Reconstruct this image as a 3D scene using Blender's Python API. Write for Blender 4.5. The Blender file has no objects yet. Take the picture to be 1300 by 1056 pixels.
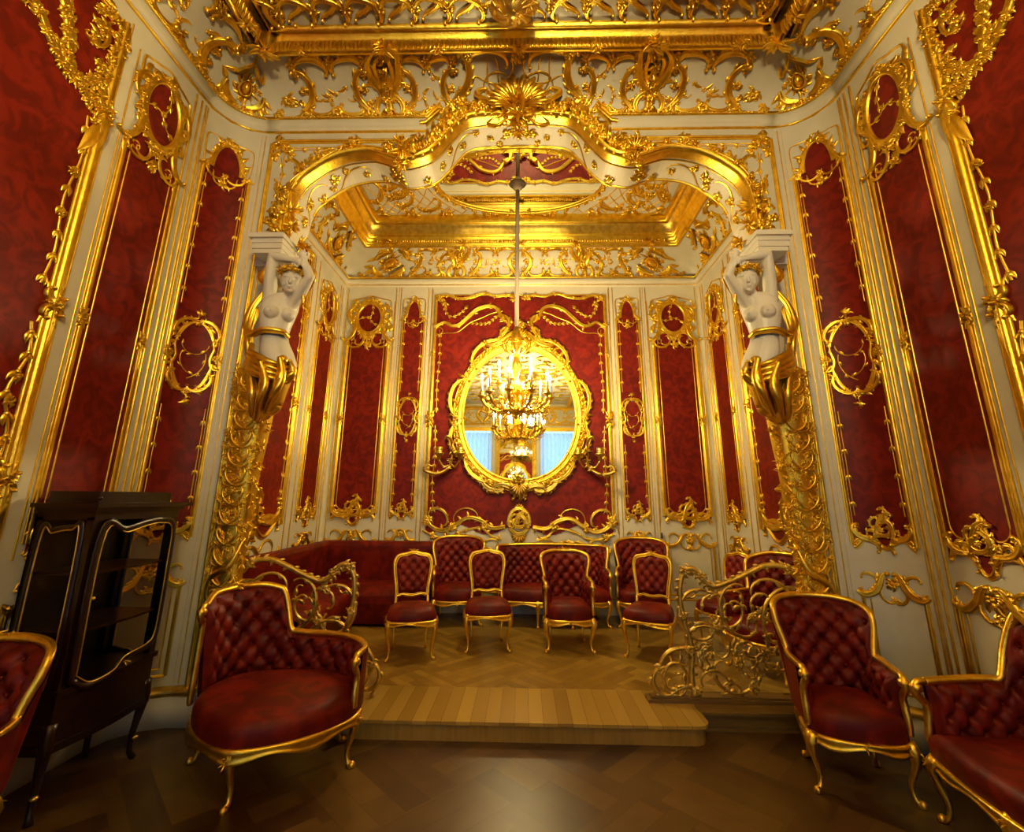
import bpy, math, random
import numpy as np
from math import sin, cos, pi, radians, sqrt
random.seed(7)
SC = bpy.context.scene
COL = SC.collection
LIN = np.linspace

# ------------------------------------------------------------------ materials
def newmat(name):
    m = bpy.data.materials.new(name); m.use_nodes = True
    nt = m.node_tree; b = nt.nodes['Principled BSDF']
    return m, nt, b
def N(nt, t, **kw):
    n = nt.nodes.new(t)
    for k, v in kw.items(): setattr(n, k, v)
    return n
def noise(nt, scale, detail=3, dist=0.0, coord='Object', sc=None):
    tc = N(nt, 'ShaderNodeTexCoord'); n = N(nt, 'ShaderNodeTexNoise')
    n.inputs['Scale'].default_value = scale; n.inputs['Detail'].default_value = detail
    n.inputs['Distortion'].default_value = dist
    if sc:
        mp = N(nt, 'ShaderNodeMapping'); mp.inputs['Scale'].default_value = sc
        nt.links.new(tc.outputs[coord], mp.inputs[0]); nt.links.new(mp.outputs[0], n.inputs['Vector'])
    else: nt.links.new(tc.outputs[coord], n.inputs['Vector'])
    return n
def ramp(nt, src, stops):
    r = N(nt, 'ShaderNodeValToRGB'); el = r.color_ramp.elements
    while len(el) < len(stops): el.new(0.5)
    for e, (p, c) in zip(el, stops): e.position = p; e.color = (*c, 1)
    nt.links.new(src, r.inputs[0]); return r
def bump(nt, b, src, strength, dist=0.01):
    bp = N(nt, 'ShaderNodeBump'); bp.inputs['Strength'].default_value = strength; bp.inputs['Distance'].default_value = dist
    nt.links.new(src, bp.inputs['Height']); nt.links.new(bp.outputs[0], b.inputs['Normal'])
def gold_mat(name, c1, c2, rough, bs=0.35, metal=1.0):
    m, nt, b = newmat(name)
    n = noise(nt, 14, 4); r = ramp(nt, n.outputs[0], [(0.35, c1), (0.65, c2)])
    nt.links.new(r.outputs[0], b.inputs['Base Color'])
    b.inputs['Metallic'].default_value = metal; b.inputs['Roughness'].default_value = rough
    n2 = noise(nt, 60, 3); bump(nt, b, n2.outputs[0], bs, 0.006)
    return m
GOLD = gold_mat('gilding', (0.80, 0.50, 0.035), (0.98, 0.68, 0.075), 0.32)
GOLD_D = gold_mat('aged_gilding', (0.55, 0.37, 0.06), (0.80, 0.57, 0.11), 0.38)
BRASS = gold_mat('gilt_bronze', (0.55, 0.36, 0.06), (0.90, 0.63, 0.13), 0.4)
def plain(name, c, rough=0.5, var=0.06, bs=0.08, spec=0.5):
    m, nt, b = newmat(name)
    n = noise(nt, 3.5, 5)
    r = ramp(nt, n.outputs[0], [(0.3, tuple(x * (1 - var) for x in c)), (0.7, tuple(min(1, x * (1 + var)) for x in c))])
    nt.links.new(r.outputs[0], b.inputs['Base Color']); b.inputs['Roughness'].default_value = rough
    b.inputs['Specular IOR Level'].default_value = spec
    if bs: n2 = noise(nt, 40, 3); bump(nt, b, n2.outputs[0], bs, 0.004)
    return m
PLASTER = plain('cream_paint', (0.83, 0.735, 0.50), 0.42)
MARBLE = plain('white_stucco', (0.86, 0.79, 0.62), 0.38, 0.04, 0.03)
CANDLE = plain('white_wax', (0.9, 0.86, 0.75), 0.5)
RODW = plain('rod_sleeve', (0.62, 0.5, 0.33), 0.7)
def cloth(name, c1, c2, scale, dist, lo, hi, rough, sheen, bs, sc=None, kind='damask'):
    m, nt, b = newmat(name)
    n = noise(nt, scale, 2.5, dist, sc=sc)
    r = ramp(nt, n.outputs[0], [(lo, c1), (hi, c2)])
    n3 = noise(nt, 1.3, 3); mx = N(nt, 'ShaderNodeMixRGB', blend_type='MULTIPLY'); mx.inputs[0].default_value = 0.6
    r3 = ramp(nt, n3.outputs[0], [(0.3, (0.62, 0.55, 0.5)), (0.7, (1, 1, 1))])
    nt.links.new(r.outputs[0], mx.inputs[1]); nt.links.new(r3.outputs[0], mx.inputs[2])
    nt.links.new(mx.outputs[0], b.inputs['Base Color'])
    b.inputs['Roughness'].default_value = rough
    b.inputs['Sheen Weight'].default_value = sheen; b.inputs['Sheen Tint'].default_value = (1, 0.25, 0.12, 1)
    b.inputs['Specular IOR Level'].default_value = 0.25
    n2 = noise(nt, 90, 2); bump(nt, b, n2.outputs[0], bs, 0.003)
    return m
DAMASK = cloth('red_silk_damask', (0.17, 0.006, 0.002), (0.285, 0.015, 0.004), 7.5, 1.2, 0.40, 0.60, 0.5, 0.04, 0.15)
VELVET = cloth('red_upholstery', (0.13, 0.005, 0.002), (0.25, 0.014, 0.003), 6.0, 1.0, 0.40, 0.62, 0.48, 0.03, 0.2)
def wood_mat(name, c1, c2, rough, scale=3, sc=(1, 12, 12)):
    m, nt, b = newmat(name)
    n = noise(nt, scale, 5, 0.6, sc=sc)
    r = ramp(nt, n.outputs[0], [(0.3, c1), (0.7, c2)])
    nt.links.new(r.outputs[0], b.inputs['Base Color']); b.inputs['Roughness'].default_value = rough
    return m
MAHOG = wood_mat('dark_rosewood', (0.006, 0.002, 0.001), (0.026, 0.008, 0.003), 0.3)
OAK = wood_mat('honey_oak', (0.32, 0.18, 0.03), (0.44, 0.26, 0.045), 0.32, sc=(10, 1, 1))
OAKD = wood_mat('dark_oak_base', (0.15, 0.08, 0.016), (0.24, 0.13, 0.028), 0.35)
def parquet(name, cols, plank, rough, chev=True):
    """parquet: brick pattern turned 45 degrees in alternate square fields"""
    m, nt, b = newmat(name)
    tc = N(nt, 'ShaderNodeTexCoord'); L = nt.links.new
    outs = []
    for ang in (45, -45):
        mp = N(nt, 'ShaderNodeMapping'); mp.inputs['Rotation'].default_value = (0, 0, radians(ang))
        L(tc.outputs['Object'], mp.inputs[0])
        br = N(nt, 'ShaderNodeTexBrick'); L(mp.outputs[0], br.inputs['Vector'])
        br.inputs['Scale'].default_value = 1.0; br.inputs['Brick Width'].default_value = plank * 7
        br.inputs['Row Height'].default_value = plank; br.inputs['Mortar Size'].default_value = 0.0012
        br.inputs['Color1'].default_value = (*cols[0], 1); br.inputs['Color2'].default_value = (*cols[1], 1)
        br.inputs['Mortar'].default_value = (*cols[2], 1); br.inputs['Bias'].default_value = 0.0
        outs.append(br)
    ck = N(nt, 'ShaderNodeTexChecker'); mp = N(nt, 'ShaderNodeMapping'); mp.inputs['Location'].default_value = (0.36, 0.1, 0.37)
    mp.inputs['Rotation'].default_value = (0, 0, radians(45 if chev else 0))
    L(tc.outputs['Object'], mp.inputs[0]); L(mp.outputs[0], ck.inputs['Vector']); ck.inputs['Scale'].default_value = 1.35
    mx = N(nt, 'ShaderNodeMixRGB'); L(ck.outputs['Fac'], mx.inputs[0]); L(outs[0].outputs[0], mx.inputs[1]); L(outs[1].outputs[0], mx.inputs[2])
    n = noise(nt, 5, 4, 0.5, sc=(1, 1, 1)); r = ramp(nt, n.outputs[0], [(0.25, (0.7, 0.66, 0.6)), (0.75, (1, 1, 1))])
    m2 = N(nt, 'ShaderNodeMixRGB', blend_type='MULTIPLY'); m2.inputs[0].default_value = 1
    L(mx.outputs[0], m2.inputs[1]); L(r.outputs[0], m2.inputs[2]); L(m2.outputs[0], b.inputs['Base Color'])
    b.inputs['Roughness'].default_value = rough
    return m
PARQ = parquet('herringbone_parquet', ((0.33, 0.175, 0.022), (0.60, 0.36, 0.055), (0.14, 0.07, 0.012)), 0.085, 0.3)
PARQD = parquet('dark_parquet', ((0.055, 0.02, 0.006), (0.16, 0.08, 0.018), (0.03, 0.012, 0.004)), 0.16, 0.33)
m, nt, b = newmat('straight_oak_boards')
tc = N(nt, 'ShaderNodeTexCoord'); mp = N(nt, 'ShaderNodeMapping'); mp.inputs['Rotation'].default_value = (0, 0, pi / 2)
br = N(nt, 'ShaderNodeTexBrick'); nt.links.new(tc.outputs['Object'], mp.inputs[0]); nt.links.new(mp.outputs[0], br.inputs['Vector'])
for k, v in (('Scale', 1), ('Brick Width', 3.0), ('Row Height', 0.105), ('Mortar Size', 0.0012), ('Bias', -0.1)): br.inputs[k].default_value = v
br.inputs['Color1'].default_value = (0.42, 0.235, 0.032, 1); br.inputs['Color2'].default_value = (0.66, 0.41, 0.07, 1); br.inputs['Mortar'].default_value = (0.14, 0.06, 0.015, 1)
nt.links.new(br.outputs[0], b.inputs['Base Color']); b.inputs['Roughness'].default_value = 0.26
BOARDS = m
m, nt, b = newmat('silvered_glass'); b.inputs['Metallic'].default_value = 1; b.inputs['Roughness'].default_value = 0.015; b.inputs['Base Color'].default_value = (0.90, 0.90, 0.80, 1); MIRROR = m
m, nt, b = newmat('cabinet_glass'); b.inputs['Transmission Weight'].default_value = 1; b.inputs['Roughness'].default_value = 0.0; b.inputs['IOR'].default_value = 1.02; b.inputs['Specular IOR Level'].default_value = 0.6; b.inputs['Base Color'].default_value = (0.95, 0.95, 0.9, 1); GLASS = m
def emis(name, c, s):
    m, nt, b = newmat(name); b.inputs['Base Color'].default_value = (*c, 1)
    b.inputs['Emission Color'].default_value = (*c, 1); b.inputs['Emission Strength'].default_value = s; return m
FLAME = emis('lit_candle_bulb', (1.0, 0.82, 0.50), 45)
DAYPANE = emis('daylight_pane', (0.34, 0.62, 1.0), 1.35)
m, nt, b = newmat('sheer_white_curtain')
b.inputs['Base Color'].default_value = (0.72, 0.80, 0.86, 1); b.inputs['Transmission Weight'].default_value = 0.0
tr = N(nt, 'ShaderNodeBsdfTranslucent'); tr.inputs[0].default_value = (0.75, 0.85, 0.95, 1); ms = N(nt, 'ShaderNodeMixShader'); ms.inputs[0].default_value = 0.7
nt.links.new(b.outputs[0], ms.inputs[1]); nt.links.new(tr.outputs[0], ms.inputs[2]); nt.links.new(ms.outputs[0], nt.nodes['Material Output'].inputs[0])
CURTAIN = m

# ------------------------------------------------------------------ geometry buffer
class G:
    def __init__(s, M=None): s.V = []; s.Q = []; s.T = []; s.n = 0; s.M = M; s.flat = []
    def add(s, V, Q=None, T=None):
        V = np.asarray(V, float).reshape(-1, 3)
        if Q is not None and len(Q): s.Q.append(np.asarray(Q, np.int64) + s.n)
        if T is not None and len(T): s.T.append(np.asarray(T, np.int64) + s.n)
        s.V.append(V); s.n += len(V); return s
    def grid(s, P, cu=False, cv=False, capu=False):
        P = np.asarray(P, float); a, b = P.shape[:2]
        I = np.arange(a * b).reshape(a, b)
        if cu: I = np.vstack([I, I[:1]])
        if cv: I = np.hstack([I, I[:, :1]])
        Q = np.stack([I[:-1, :-1], I[1:, :-1], I[1:, 1:], I[:-1, 1:]], -1).reshape(-1, 4)
        V = P.reshape(-1, 3); T = []
        if capu:   # fan caps at both u ends (v closed)
            c0 = P[0].mean(0); c1 = P[-1].mean(0); n = a * b
            V = np.vstack([V, c0, c1]); J = np.arange(b); K = (J + 1) % b
            T = np.vstack([np.stack([J * 0 + n, J, K], -1), np.stack([J * 0 + n + 1, (a - 1) * b + K, (a - 1) * b + J], -1)])
        return s.add(V, Q, T)
    def tube(s, pts, r, n=8, cap=True, flat=1.0, up=None, closed=False):
        P = np.asarray(pts, float); m = len(P); r = np.broadcast_to(np.asarray(r, float), (m,))
        if closed: t = np.roll(P, -1, 0) - np.roll(P, 1, 0)
        else: t = np.gradient(P, axis=0)
        t /= np.linalg.norm(t, axis=1)[:, None] + 1e-12
        A = np.zeros_like(P)
        if up is not None:
            u = np.asarray(up, float); A = u - t * (t @ u)[:, None]
        else:
            v = np.array([0, 0, 1.]) if abs(t[0][2]) < .9 else np.array([1., 0, 0])
            for i in range(m):
                v = v - t[i] * (v @ t[i]); v /= np.linalg.norm(v) + 1e-12; A[i] = v
        A /= np.linalg.norm(A, axis=1)[:, None] + 1e-12
        B = np.cross(t, A); an = LIN(0, 2 * pi, n, endpoint=False)
        ring = P[:, None] + r[:, None, None] * (np.cos(an)[None, :, None] * A[:, None] * flat + np.sin(an)[None, :, None] * B[:, None])
        return s.grid(ring, cu=closed, cv=True, capu=cap and not closed)
    def box(s, c, d, rz=0):
        x, y, z = d; x /= 2; y /= 2; z /= 2
        V = np.array([(-x, -y, -z), (x, -y, -z), (x, y, -z), (-x, y, -z), (-x, -y, z), (x, -y, z), (x, y, z), (-x, y, z)])
        if rz: V = V @ np.array([[cos(rz), sin(rz), 0], [-sin(rz), cos(rz), 0], [0, 0, 1]])
        V += np.array(c, float)
        s.flat.append((s.n, s.n + 8))
        return s.add(V, [(0, 3, 2, 1), (4, 5, 6, 7), (0, 1, 5, 4), (1, 2, 6, 5), (2, 3, 7, 6), (3, 0, 4, 7)])
    def lathe(s, prof, c=(0, 0, 0), n=16):
        p = np.array(prof, float); a = LIN(0, 2 * pi, n, endpoint=False)
        P = np.stack([p[:, None, 0] * np.cos(a), p[:, None, 0] * np.sin(a), p[:, None, 1] + 0 * a], -1) + np.array(c)
        return s.grid(P, cv=True, capu=True)
    def ball(s, c, r, nu=6, nv=8, R=None):
        r = np.broadcast_to(np.asarray(r, float), (3,)); a = LIN(0.02, pi - 0.02, nu + 1); b = LIN(0, 2 * pi, nv, endpoint=False)
        P = np.stack([np.sin(a)[:, None] * np.cos(b), np.sin(a)[:, None] * np.sin(b), np.cos(a)[:, None] + 0 * b], -1) * r
        if R is not None: P = P @ np.asarray(R).T
        return s.grid(P + np.array(c, float), cv=True, capu=True)
    def prism(s, poly, y0, y1, axis='y'):
        """extrude an xz polygon between y0 and y1 (fan triangulated: convex or star shaped)"""
        p = np.array(poly, float); n = len(p); c = p.mean(0)
        def mk(v): return np.stack([p[:, 0], np.full(n, v), p[:, 1]], -1) if axis == 'y' else np.stack([p[:, 0], p[:, 1], np.full(n, v)], -1)
        a, b = mk(y0), mk(y1); ca = a.mean(0); cb = b.mean(0)
        V = np.vstack([a, b, ca, cb]); J = np.arange(n); K = (J + 1) % n
        s.flat.append((s.n, s.n + len(V)))
        return s.add(V, np.stack([J, K, K + n, J + n], -1), np.vstack([np.stack([K, J, J * 0 + 2 * n], -1), np.stack([J + n, K + n, J * 0 + 2 * n + 1], -1)]))
    # ---- ornament strokes in (u, v, h)
    def stroke(s, P, w, h, prof='round', base=0.0, closed=False):
        P = np.asarray(P, float); m = len(P)
        w = np.broadcast_to(np.asarray(w, float), (m,)); h = np.broadcast_to(np.asarray(h, float), (m,)); base = np.broadcast_to(np.asarray(base, float), (m,))
        if closed: d0 = P - np.roll(P, 1, 0); d1 = np.roll(P, -1, 0) - P
        else:
            d = np.diff(P, axis=0); d0 = np.vstack([d[:1], d]); d1 = np.vstack([d, d[-1:]])
        d0 = d0 / (np.linalg.norm(d0, axis=1)[:, None] + 1e-12); d1 = d1 / (np.linalg.norm(d1, axis=1)[:, None] + 1e-12)
        t = d0 + d1; t /= np.linalg.norm(t, axis=1)[:, None] + 1e-12
        cs = np.clip((t * d0).sum(1), .45, 1)
        n = np.stack([-t[:, 1], t[:, 0]], -1) / cs[:, None]
        pr = PROF[prof]
        UV = P[:, None] + n[:, None] * (w[:, None] * pr[None, :, 0])[..., None]
        H = base[:, None] + h[:, None] * pr[None, :, 1]
        return s.grid(np.concatenate([UV, H[..., None]], -1), cu=closed, cv=(prof == 'full'))
    def dome(s, x, y, r, h=None, base=0.0, ry=None):
        h = h or r; ry = ry or r
        a = LIN(0, pi / 2, 4); b = LIN(0, 2 * pi, 8, endpoint=False)
        P = np.stack([x + r * np.cos(a)[:, None] * np.cos(b), y + ry * np.cos(a)[:, None] * np.sin(b), base + h * np.sin(a)[:, None] + 0 * b], -1)
        return s.grid(P, cv=True)
    def build(s, name, mat, parent=None, smooth=True, kind=None, label=None, world=True):
        me = bpy.data.meshes.new(name)
        V = np.concatenate(s.V)
        if s.M is not None: V = s.M(V[:, 0], V[:, 1], V[:, 2])
        if parent is not None and world: V = V - np.array(parent_loc(parent))
        Q = np.concatenate(s.Q) if s.Q else np.zeros((0, 4), int); T = np.concatenate(s.T) if s.T else np.zeros((0, 3), int)
        me.vertices.add(len(V)); me.vertices.foreach_set('co', V.astype(np.float32).ravel())
        L = np.concatenate([Q.ravel(), T.ravel()]).astype(np.int32)
        me.loops.add(len(L)); me.loops.foreach_set('vertex_index', L)
        st = np.concatenate([np.arange(len(Q)) * 4, len(Q) * 4 + np.arange(len(T)) * 3]).astype(np.int32)
        me.polygons.add(len(st)); me.polygons.foreach_set('loop_start', st)
        sm = np.full(len(st), smooth)
        if s.flat and smooth:
            f = np.zeros(len(V), bool)
            for a, b_ in s.flat: f[a:b_] = True
            first = np.concatenate([Q[:, 0], T[:, 0]]); sm &= ~f[first]
        me.polygons.foreach_set('use_smooth', sm)
        me.materials.append(mat); me.update(calc_edges=True); me.validate()
        o = bpy.data.objects.new(name, me); COL.objects.link(o)
        if parent is not None: o.parent = parent
        if kind: o['kind'] = kind
        if label: o['label'] = label
        return o
def parent_loc(p):
    v = np.array(p.location)
    while p.parent is not None: p = p.parent; v = v + np.array(p.location)
    return v
PROF = {
 'round': np.array([(cos(a), sin(a)) for a in LIN(pi, 0, 6)]),
 'ridge': np.array([(-1, 0), (-.85, .55), (-.45, .75), (0, .45), (.45, 1), (.85, .7), (1, 0)]),
 'leaf': np.array([(-1, 0), (-.5, .8), (0, .55), (.5, .8), (1, 0)]),
 'mould': np.array([(-1, 0), (-1, .35), (-.8, .55), (-.6, .35), (-.35, .6), (0, 1), (.35, .8), (.45, .4), (.7, .7), (.95, .4), (1, 0)]),
 'fillet': np.array([(-1, 0), (-1, .8), (-.6, 1), (.6, 1), (1, .8), (1, 0)]),
 'full': np.array([(cos(a), sin(a)) for a in LIN(2 * pi, 0, 7)[:-1]]),
}
def thing(name, label, cat, loc=(0, 0, 0), rz=0, group=None):
    o = bpy.data.objects.new(name, None); COL.objects.link(o); o.empty_display_size = 0.1
    o.location = loc; o.rotation_euler = (0, 0, rz); o['label'] = label; o['category'] = cat
    if group: o['group'] = group
    return o
def tag(o, label, cat, group=None, kind=None):
    o['label'] = label; o['category'] = cat
    if group: o['group'] = group
    if kind: o['kind'] = kind
    return o
def copy_tree(o, parent=None):
    c = o.copy(); COL.objects.link(c)
    if parent is not None: c.parent = parent
    for ch in list(o.children): copy_tree(ch, c)
    return c

# ------------------------------------------------------------------ surface maps
HW, DA, DC = 2.95, 4.0, 7.1           # half width of the room, depth of arch wall, depth of alcove wall
ZC = 5.44                               # cornice of the main room
def path(s, d):
    """plan path of the main room: s=0 middle of the arch wall, |s| grows round the rounded corner along the side walls"""
    a = np.abs(s); sg = np.where(s < 0, -1.0, 1.0)
    rr = np.maximum(0.4 - d, 0.02); off = np.maximum(d - 0.38, 0)
    th = np.clip((a - 2.55) / 0.4, 0, pi / 2)
    x = np.where(a <= 2.55, a * (2.55 - off) / 2.55, np.where(a < 2.55 + 0.2 * pi, 2.55 - off + rr * np.sin(th), 2.95 - d))
    y = np.where(a <= 2.55, 4 - d, np.where(a < 2.55 + 0.2 * pi, 3.6 - off + rr * np.cos(th), 3.6 - (a - 2.55 - 0.2 * pi) - off))
    return sg * x, y
SY0 = 2.55 + 0.2 * pi
def sY(Y): return SY0 + 3.6 - Y
def Mmain(sg=1):
    def f(u, v, h):
        x, y = path(sg * u, h); return np.stack([x, y, v], -1)
    return f
def Mback(u, v, h): return np.stack([u, DC - h, v], -1)
def Mside(sg):
    def f(u, v, h): return np.stack([sg * (2.89 - h), u, v], -1)
    return f
def Mfloor(z):
    def f(u, v, h): return np.stack([u, v, z + h], -1)
    return f
def Mceil(z):
    def f(u, v, h): return np.stack([u, v, z - h], -1)
    return f
def cove_map(pf, z0, rx, rz):
    """t (v) runs 0..1 up the cove"""
    def f(u, v, h):
        a = v * pi / 2
        d = rx * (1 - np.cos(a)) + h * np.cos(a); z = z0 + rz * np.sin(a) - h * np.sin(a)
        x, y = pf(u, d); return np.stack([x, y, z], -1)
    return f
def pathA(s, d):
    """plan path of the alcove: back wall |s|<=2.89, sides beyond, scaled so that mitres close"""
    a = np.abs(s); sg = np.where(s < 0, -1.0, 1.0)
    x = np.where(a <= 2.89, a * (2.89 - d) / 2.89, 2.89 - d)
    y = np.where(a <= 2.89, DC - d, DC - d - (a - 2.89) * (2.75 - d) / 2.75)
    return sg * x, y

# ------------------------------------------------------------------ ornament vocabulary (u, v, h)
def clo(L, ka, km, kb, n=20):
    s = LIN(0, 1, n)
    k = np.where(s < .5, km + (ka - km) * np.clip(1 - 2 * s, 0, 1) ** 2.5, km + (kb - km) * np.clip(2 * s - 1, 0, 1) ** 2.5)
    th = np.concatenate([[0], np.cumsum((k[1:] + k[:-1]) / 2 * (s[1] - s[0]))])
    dx = np.cos(th); dy = np.sin(th)
    x = np.concatenate([[0], np.cumsum((dx[1:] + dx[:-1]) / 2)]); y = np.concatenate([[0], np.cumsum((dy[1:] + dy[:-1]) / 2)])
    return np.stack([x, y], -1) * L * (s[1] - s[0])
def fitAB(P, A, B, s0=.14, s1=.86):
    n = len(P); p0 = P[int(round(s0 * (n - 1)))]; p1 = P[int(round(s1 * (n - 1)))]
    z = complex(*(np.array(B, float) - A)) / complex(*(p1 - p0))
    q = (P - p0); w = (q[:, 0] + 1j * q[:, 1]) * z
    return np.stack([w.real + A[0], w.imag + A[1]], -1)
def leaf(g, x, y, a, L, w, curl=0.8, h=None, base=0.0):
    P = clo(L, curl, curl, curl * 1.5, 6); c, s_ = cos(a), sin(a)
    P = P @ np.array([[c, s_], [-s_, c]]) + (x, y)
    t = LIN(0, 1, 6); ww = w * np.array([.45, .9, 1, .8, .45, .03])
    hh = (h or w * .8) * np.array([.5, 1, 1, .8, .5, .12])
    g.stroke(P, ww, hh, 'leaf', base)
def scroll(g, A, B, ka, km, kb, w, h=None, leaves=0, side=1, lw=None, prof='ridge', base=0.0, balls=True, n=20, ll=2.4):
    P = fitAB(clo(1, ka, km, kb, n), A, B)
    s = LIN(0, 1, n); ww = w * (.3 + .7 * np.sin(pi * s) ** .6); hh = (h or w) * (.5 + .5 * np.sin(pi * s) ** .6)
    g.stroke(P, ww, hh, prof, base)
    if balls and abs(ka) > 8: g.dome(*P[0], w * .75, (h or w) * 1.1, base)
    if balls and abs(kb) > 8: g.dome(*P[-1], w * .75, (h or w) * 1.1, base)
    if leaves:
        t = np.gradient(P, axis=0); lw = lw or w * .75
        for q in LIN(.2, .82, leaves):
            i = int(q * (n - 1)); a = math.atan2(t[i][1], t[i][0]) + side * (0.75 + .2 * random.random())
            nn = np.array([-t[i][1], t[i][0]]); nn /= np.linalg.norm(nn)
            p = P[i] + nn * side * ww[i] * .6
            leaf(g, p[0], p[1], a, lw * ll * (1.1 - .3 * q) * random.uniform(.8, 1.25), lw * .55, -side * 1.1, h=(h or w) * .8, base=base)
    return P
def flower(g, x, y, r, n=6, h=None, base=0.0, a0=None):
    a0 = random.random() * 6 if a0 is None else a0
    for i in range(n): 
        a = a0 + 2 * pi * i / n; leaf(g, x + .15 * r * cos(a), y + .15 * r * sin(a), a, r * .85, r * .3, .4, h=(h or r * .45), base=base)
    g.dome(x, y, r * .28, (h or r * .45) * 1.5, base)
def shell(g, x, y, a, r, n=7, spread=2.2, h=None, base=0.0):
    for i in range(n):
        q = a + spread * (i / (n - 1) - .5); L = r * (1 - .25 * abs(i / (n - 1) - .5) * 2)
        P = np.array([(x + cos(q) * L * t, y + sin(q) * L * t) for t in LIN(.08, 1, 6)])
        w = r * spread / n * .5 * np.array([.25, .45, .65, .85, 1, .5]); g.stroke(P, w, (h or r * .25) * np.array([.7, .8, .9, 1, 1.1, .5]), 'round', base)
    g.dome(x, y, r * .16, (h or r * .25) * 1.4, base)
def cluster(g, x, y, r, n=7, a=None, h=None, base=0.0):
    """a knot of leaves and little volutes"""
    h = h or r * .4
    for i in range(n):
        q = (a + random.uniform(-.9, .9)) if a is not None else 2 * pi * (i + random.random() * .6) / n
        L = r * random.uniform(.55, 1.05)
        leaf(g, x + cos(q) * r * .1, y + sin(q) * r * .1, q, L, r * .17, random.choice((-1.6, 1.6)), h=h, base=base)
    for i in range(2):
        q = random.random() * 6.28; A = (x + cos(q) * r * .15, y + sin(q) * r * .15); B = (x + cos(q) * r * .6, y + sin(q) * r * .6)
        k = random.choice((-1, 1)); scroll(g, A, B, 2 * k, 3 * k, 20 * k, r * .08, h * 1.1, base=base, n=14)
    g.dome(x, y, r * .2, h * 1.3, base)
def vine(g, P, w, step, lf, both=False, h=None, base=0.0):
    """thin stem with leaflets at intervals"""
    P = np.asarray(P, float); d = np.concatenate([[0], np.cumsum(np.linalg.norm(np.diff(P, axis=0), axis=1))])
    g.stroke(P, w, h or w, 'round', base); k = 1
    for q in np.arange(step * .5, d[-1], step):
        x = np.interp(q, d, P[:, 0]); y = np.interp(q, d, P[:, 1]); x2 = np.interp(q + .01, d, P[:, 0]); y2 = np.interp(q + .01, d, P[:, 1])
        a = math.atan2(y2 - y, x2 - x)
        for kk in ((k, -k) if both else (k,)): leaf(g, x, y, a + kk * .8, lf, lf * .22, -kk * .8, h=lf * .25, base=base)
        g.dome(x, y, w * 1.7, w * 1.8, base); k = -k
def beads(g, A, B, step, r, base=0.0):
    A = np.array(A, float); B = np.array(B, float); L = np.linalg.norm(B - A); n = int(L / step)
    t = (np.arange(n) + .5) / n; C = A + (B - A) * t[:, None]
    a = LIN(0, pi / 2, 3); b = LIN(0, 2 * pi, 6, endpoint=False)
    loc = np.stack([r * np.cos(a)[:, None] * np.cos(b), r * np.cos(a)[:, None] * np.sin(b), base + r * np.sin(a)[:, None] + 0 * b], -1)
    for c in C: g.grid(loc + np.array([c[0], c[1], 0]), cv=True)
def ring(cx, cy, rx, ry, n=40, a0=0, a1=2 * pi, p=1.0, end=False):
    a = LIN(a0, a1, n, endpoint=end); return np.stack([cx + rx * np.cos(a), cy + ry * np.sin(a)], -1)
def poly(pts, closed=False, step=0.12):
    """subdivide straight runs so they follow curved walls"""
    pts = [np.array(p, float) for p in pts]; out = []
    m = len(pts); rng = range(m if closed else m - 1)
    for i in rng:
        a, b_ = pts[i], pts[(i + 1) % m]; k = max(1, int(np.linalg.norm(b_ - a) / step))
        for j in range(k): out.append(a + (b_ - a) * j / k)
    if not closed: out.append(pts[-1])
    return np.array(out)
def smooth(pts, n=40):
    """Catmull-Rom through points"""
    p = np.array(pts, float); p = np.vstack([2 * p[0] - p[1], p, 2 * p[-1] - p[-2]]); m = len(p) - 3; out = []
    for t in LIN(0, m, n):
        i = min(int(t), m - 1); f = t - i; a, b_, c, d = p[i:i + 4]
        out.append(.5 * ((2 * b_) + (-a + c) * f + (2 * a - 5 * b_ + 4 * c - d) * f * f + (-a + 3 * b_ - 3 * c + d) * f ** 3))
    return np.array(out)
def fabric(g, cols, h=0.012):
    """cols: list of (u, vlow, vhigh) -> filled cloth strip"""
    c = np.array(cols, float); t = LIN(0, 1, 24)
    P = np.stack([c[:, None, 0] + 0 * t, c[:, None, 1] * (1 - t) + c[:, None, 2] * t, np.full((len(c), 24), h)], -1)
    g.grid(P)

# ------------------------------------------------------------------ the shell of the room
FZ = 0.13
def structure(g, name, mat, **k): return g.build(name, mat, None, kind='structure', **k)
SEND = sY(-6.7)
def sweepwall(s0, s1, z0, z1, n=40, nz=2):
    g = G(); s = LIN(s0, s1, n); x, y = path(s, np.zeros(n)); z = LIN(z0, z1, nz)
    g.grid(np.stack([x[:, None] + 0 * z, y[:, None] + 0 * z, 0 * x[:, None] + z], -1)); return g
WL = structure(sweepwall(-SEND, -2.55, 0, ZC + .1, 60), 'wall_left', PLASTER)
WR = structure(sweepwall(2.55, SEND, 0, ZC + .1, 60), 'wall_right', PLASTER)
ARCH = [(0, 5.41), (.39, 5.39), (.55, 5.34), (.66, 5.22), (.76, 5.08), (.87, 4.96), (1.01, 4.90), (1.16, 4.88), (1.33, 4.94), (1.47, 4.975), (1.69, 4.95), (1.86, 4.88), (2.0, 4.78), (2.11, 4.67), (2.18, 4.51), (2.2, 4.29), (2.2, 4.0)]
AC = smooth(ARCH, 70)
def arch_both(c): return np.vstack([(-c[::-1, 0:1][:-1] * 1).reshape(-1, 1) if 0 else np.stack([-c[::-1][:, 0], c[::-1][:, 1]], -1)[:-1], c])
ACB = arch_both(AC)
YB = 4.35
g = G()
def splay(c):
    c = np.array(c, float).copy(); q = np.clip((4.38 - c[:, 1]) / .45, 0, 1); q = q * q * (3 - 2 * q)
    c[:, 0] += np.sign(c[:, 0]) * .28 * q * (np.abs(c[:, 0]) > 1.9); return c
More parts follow.
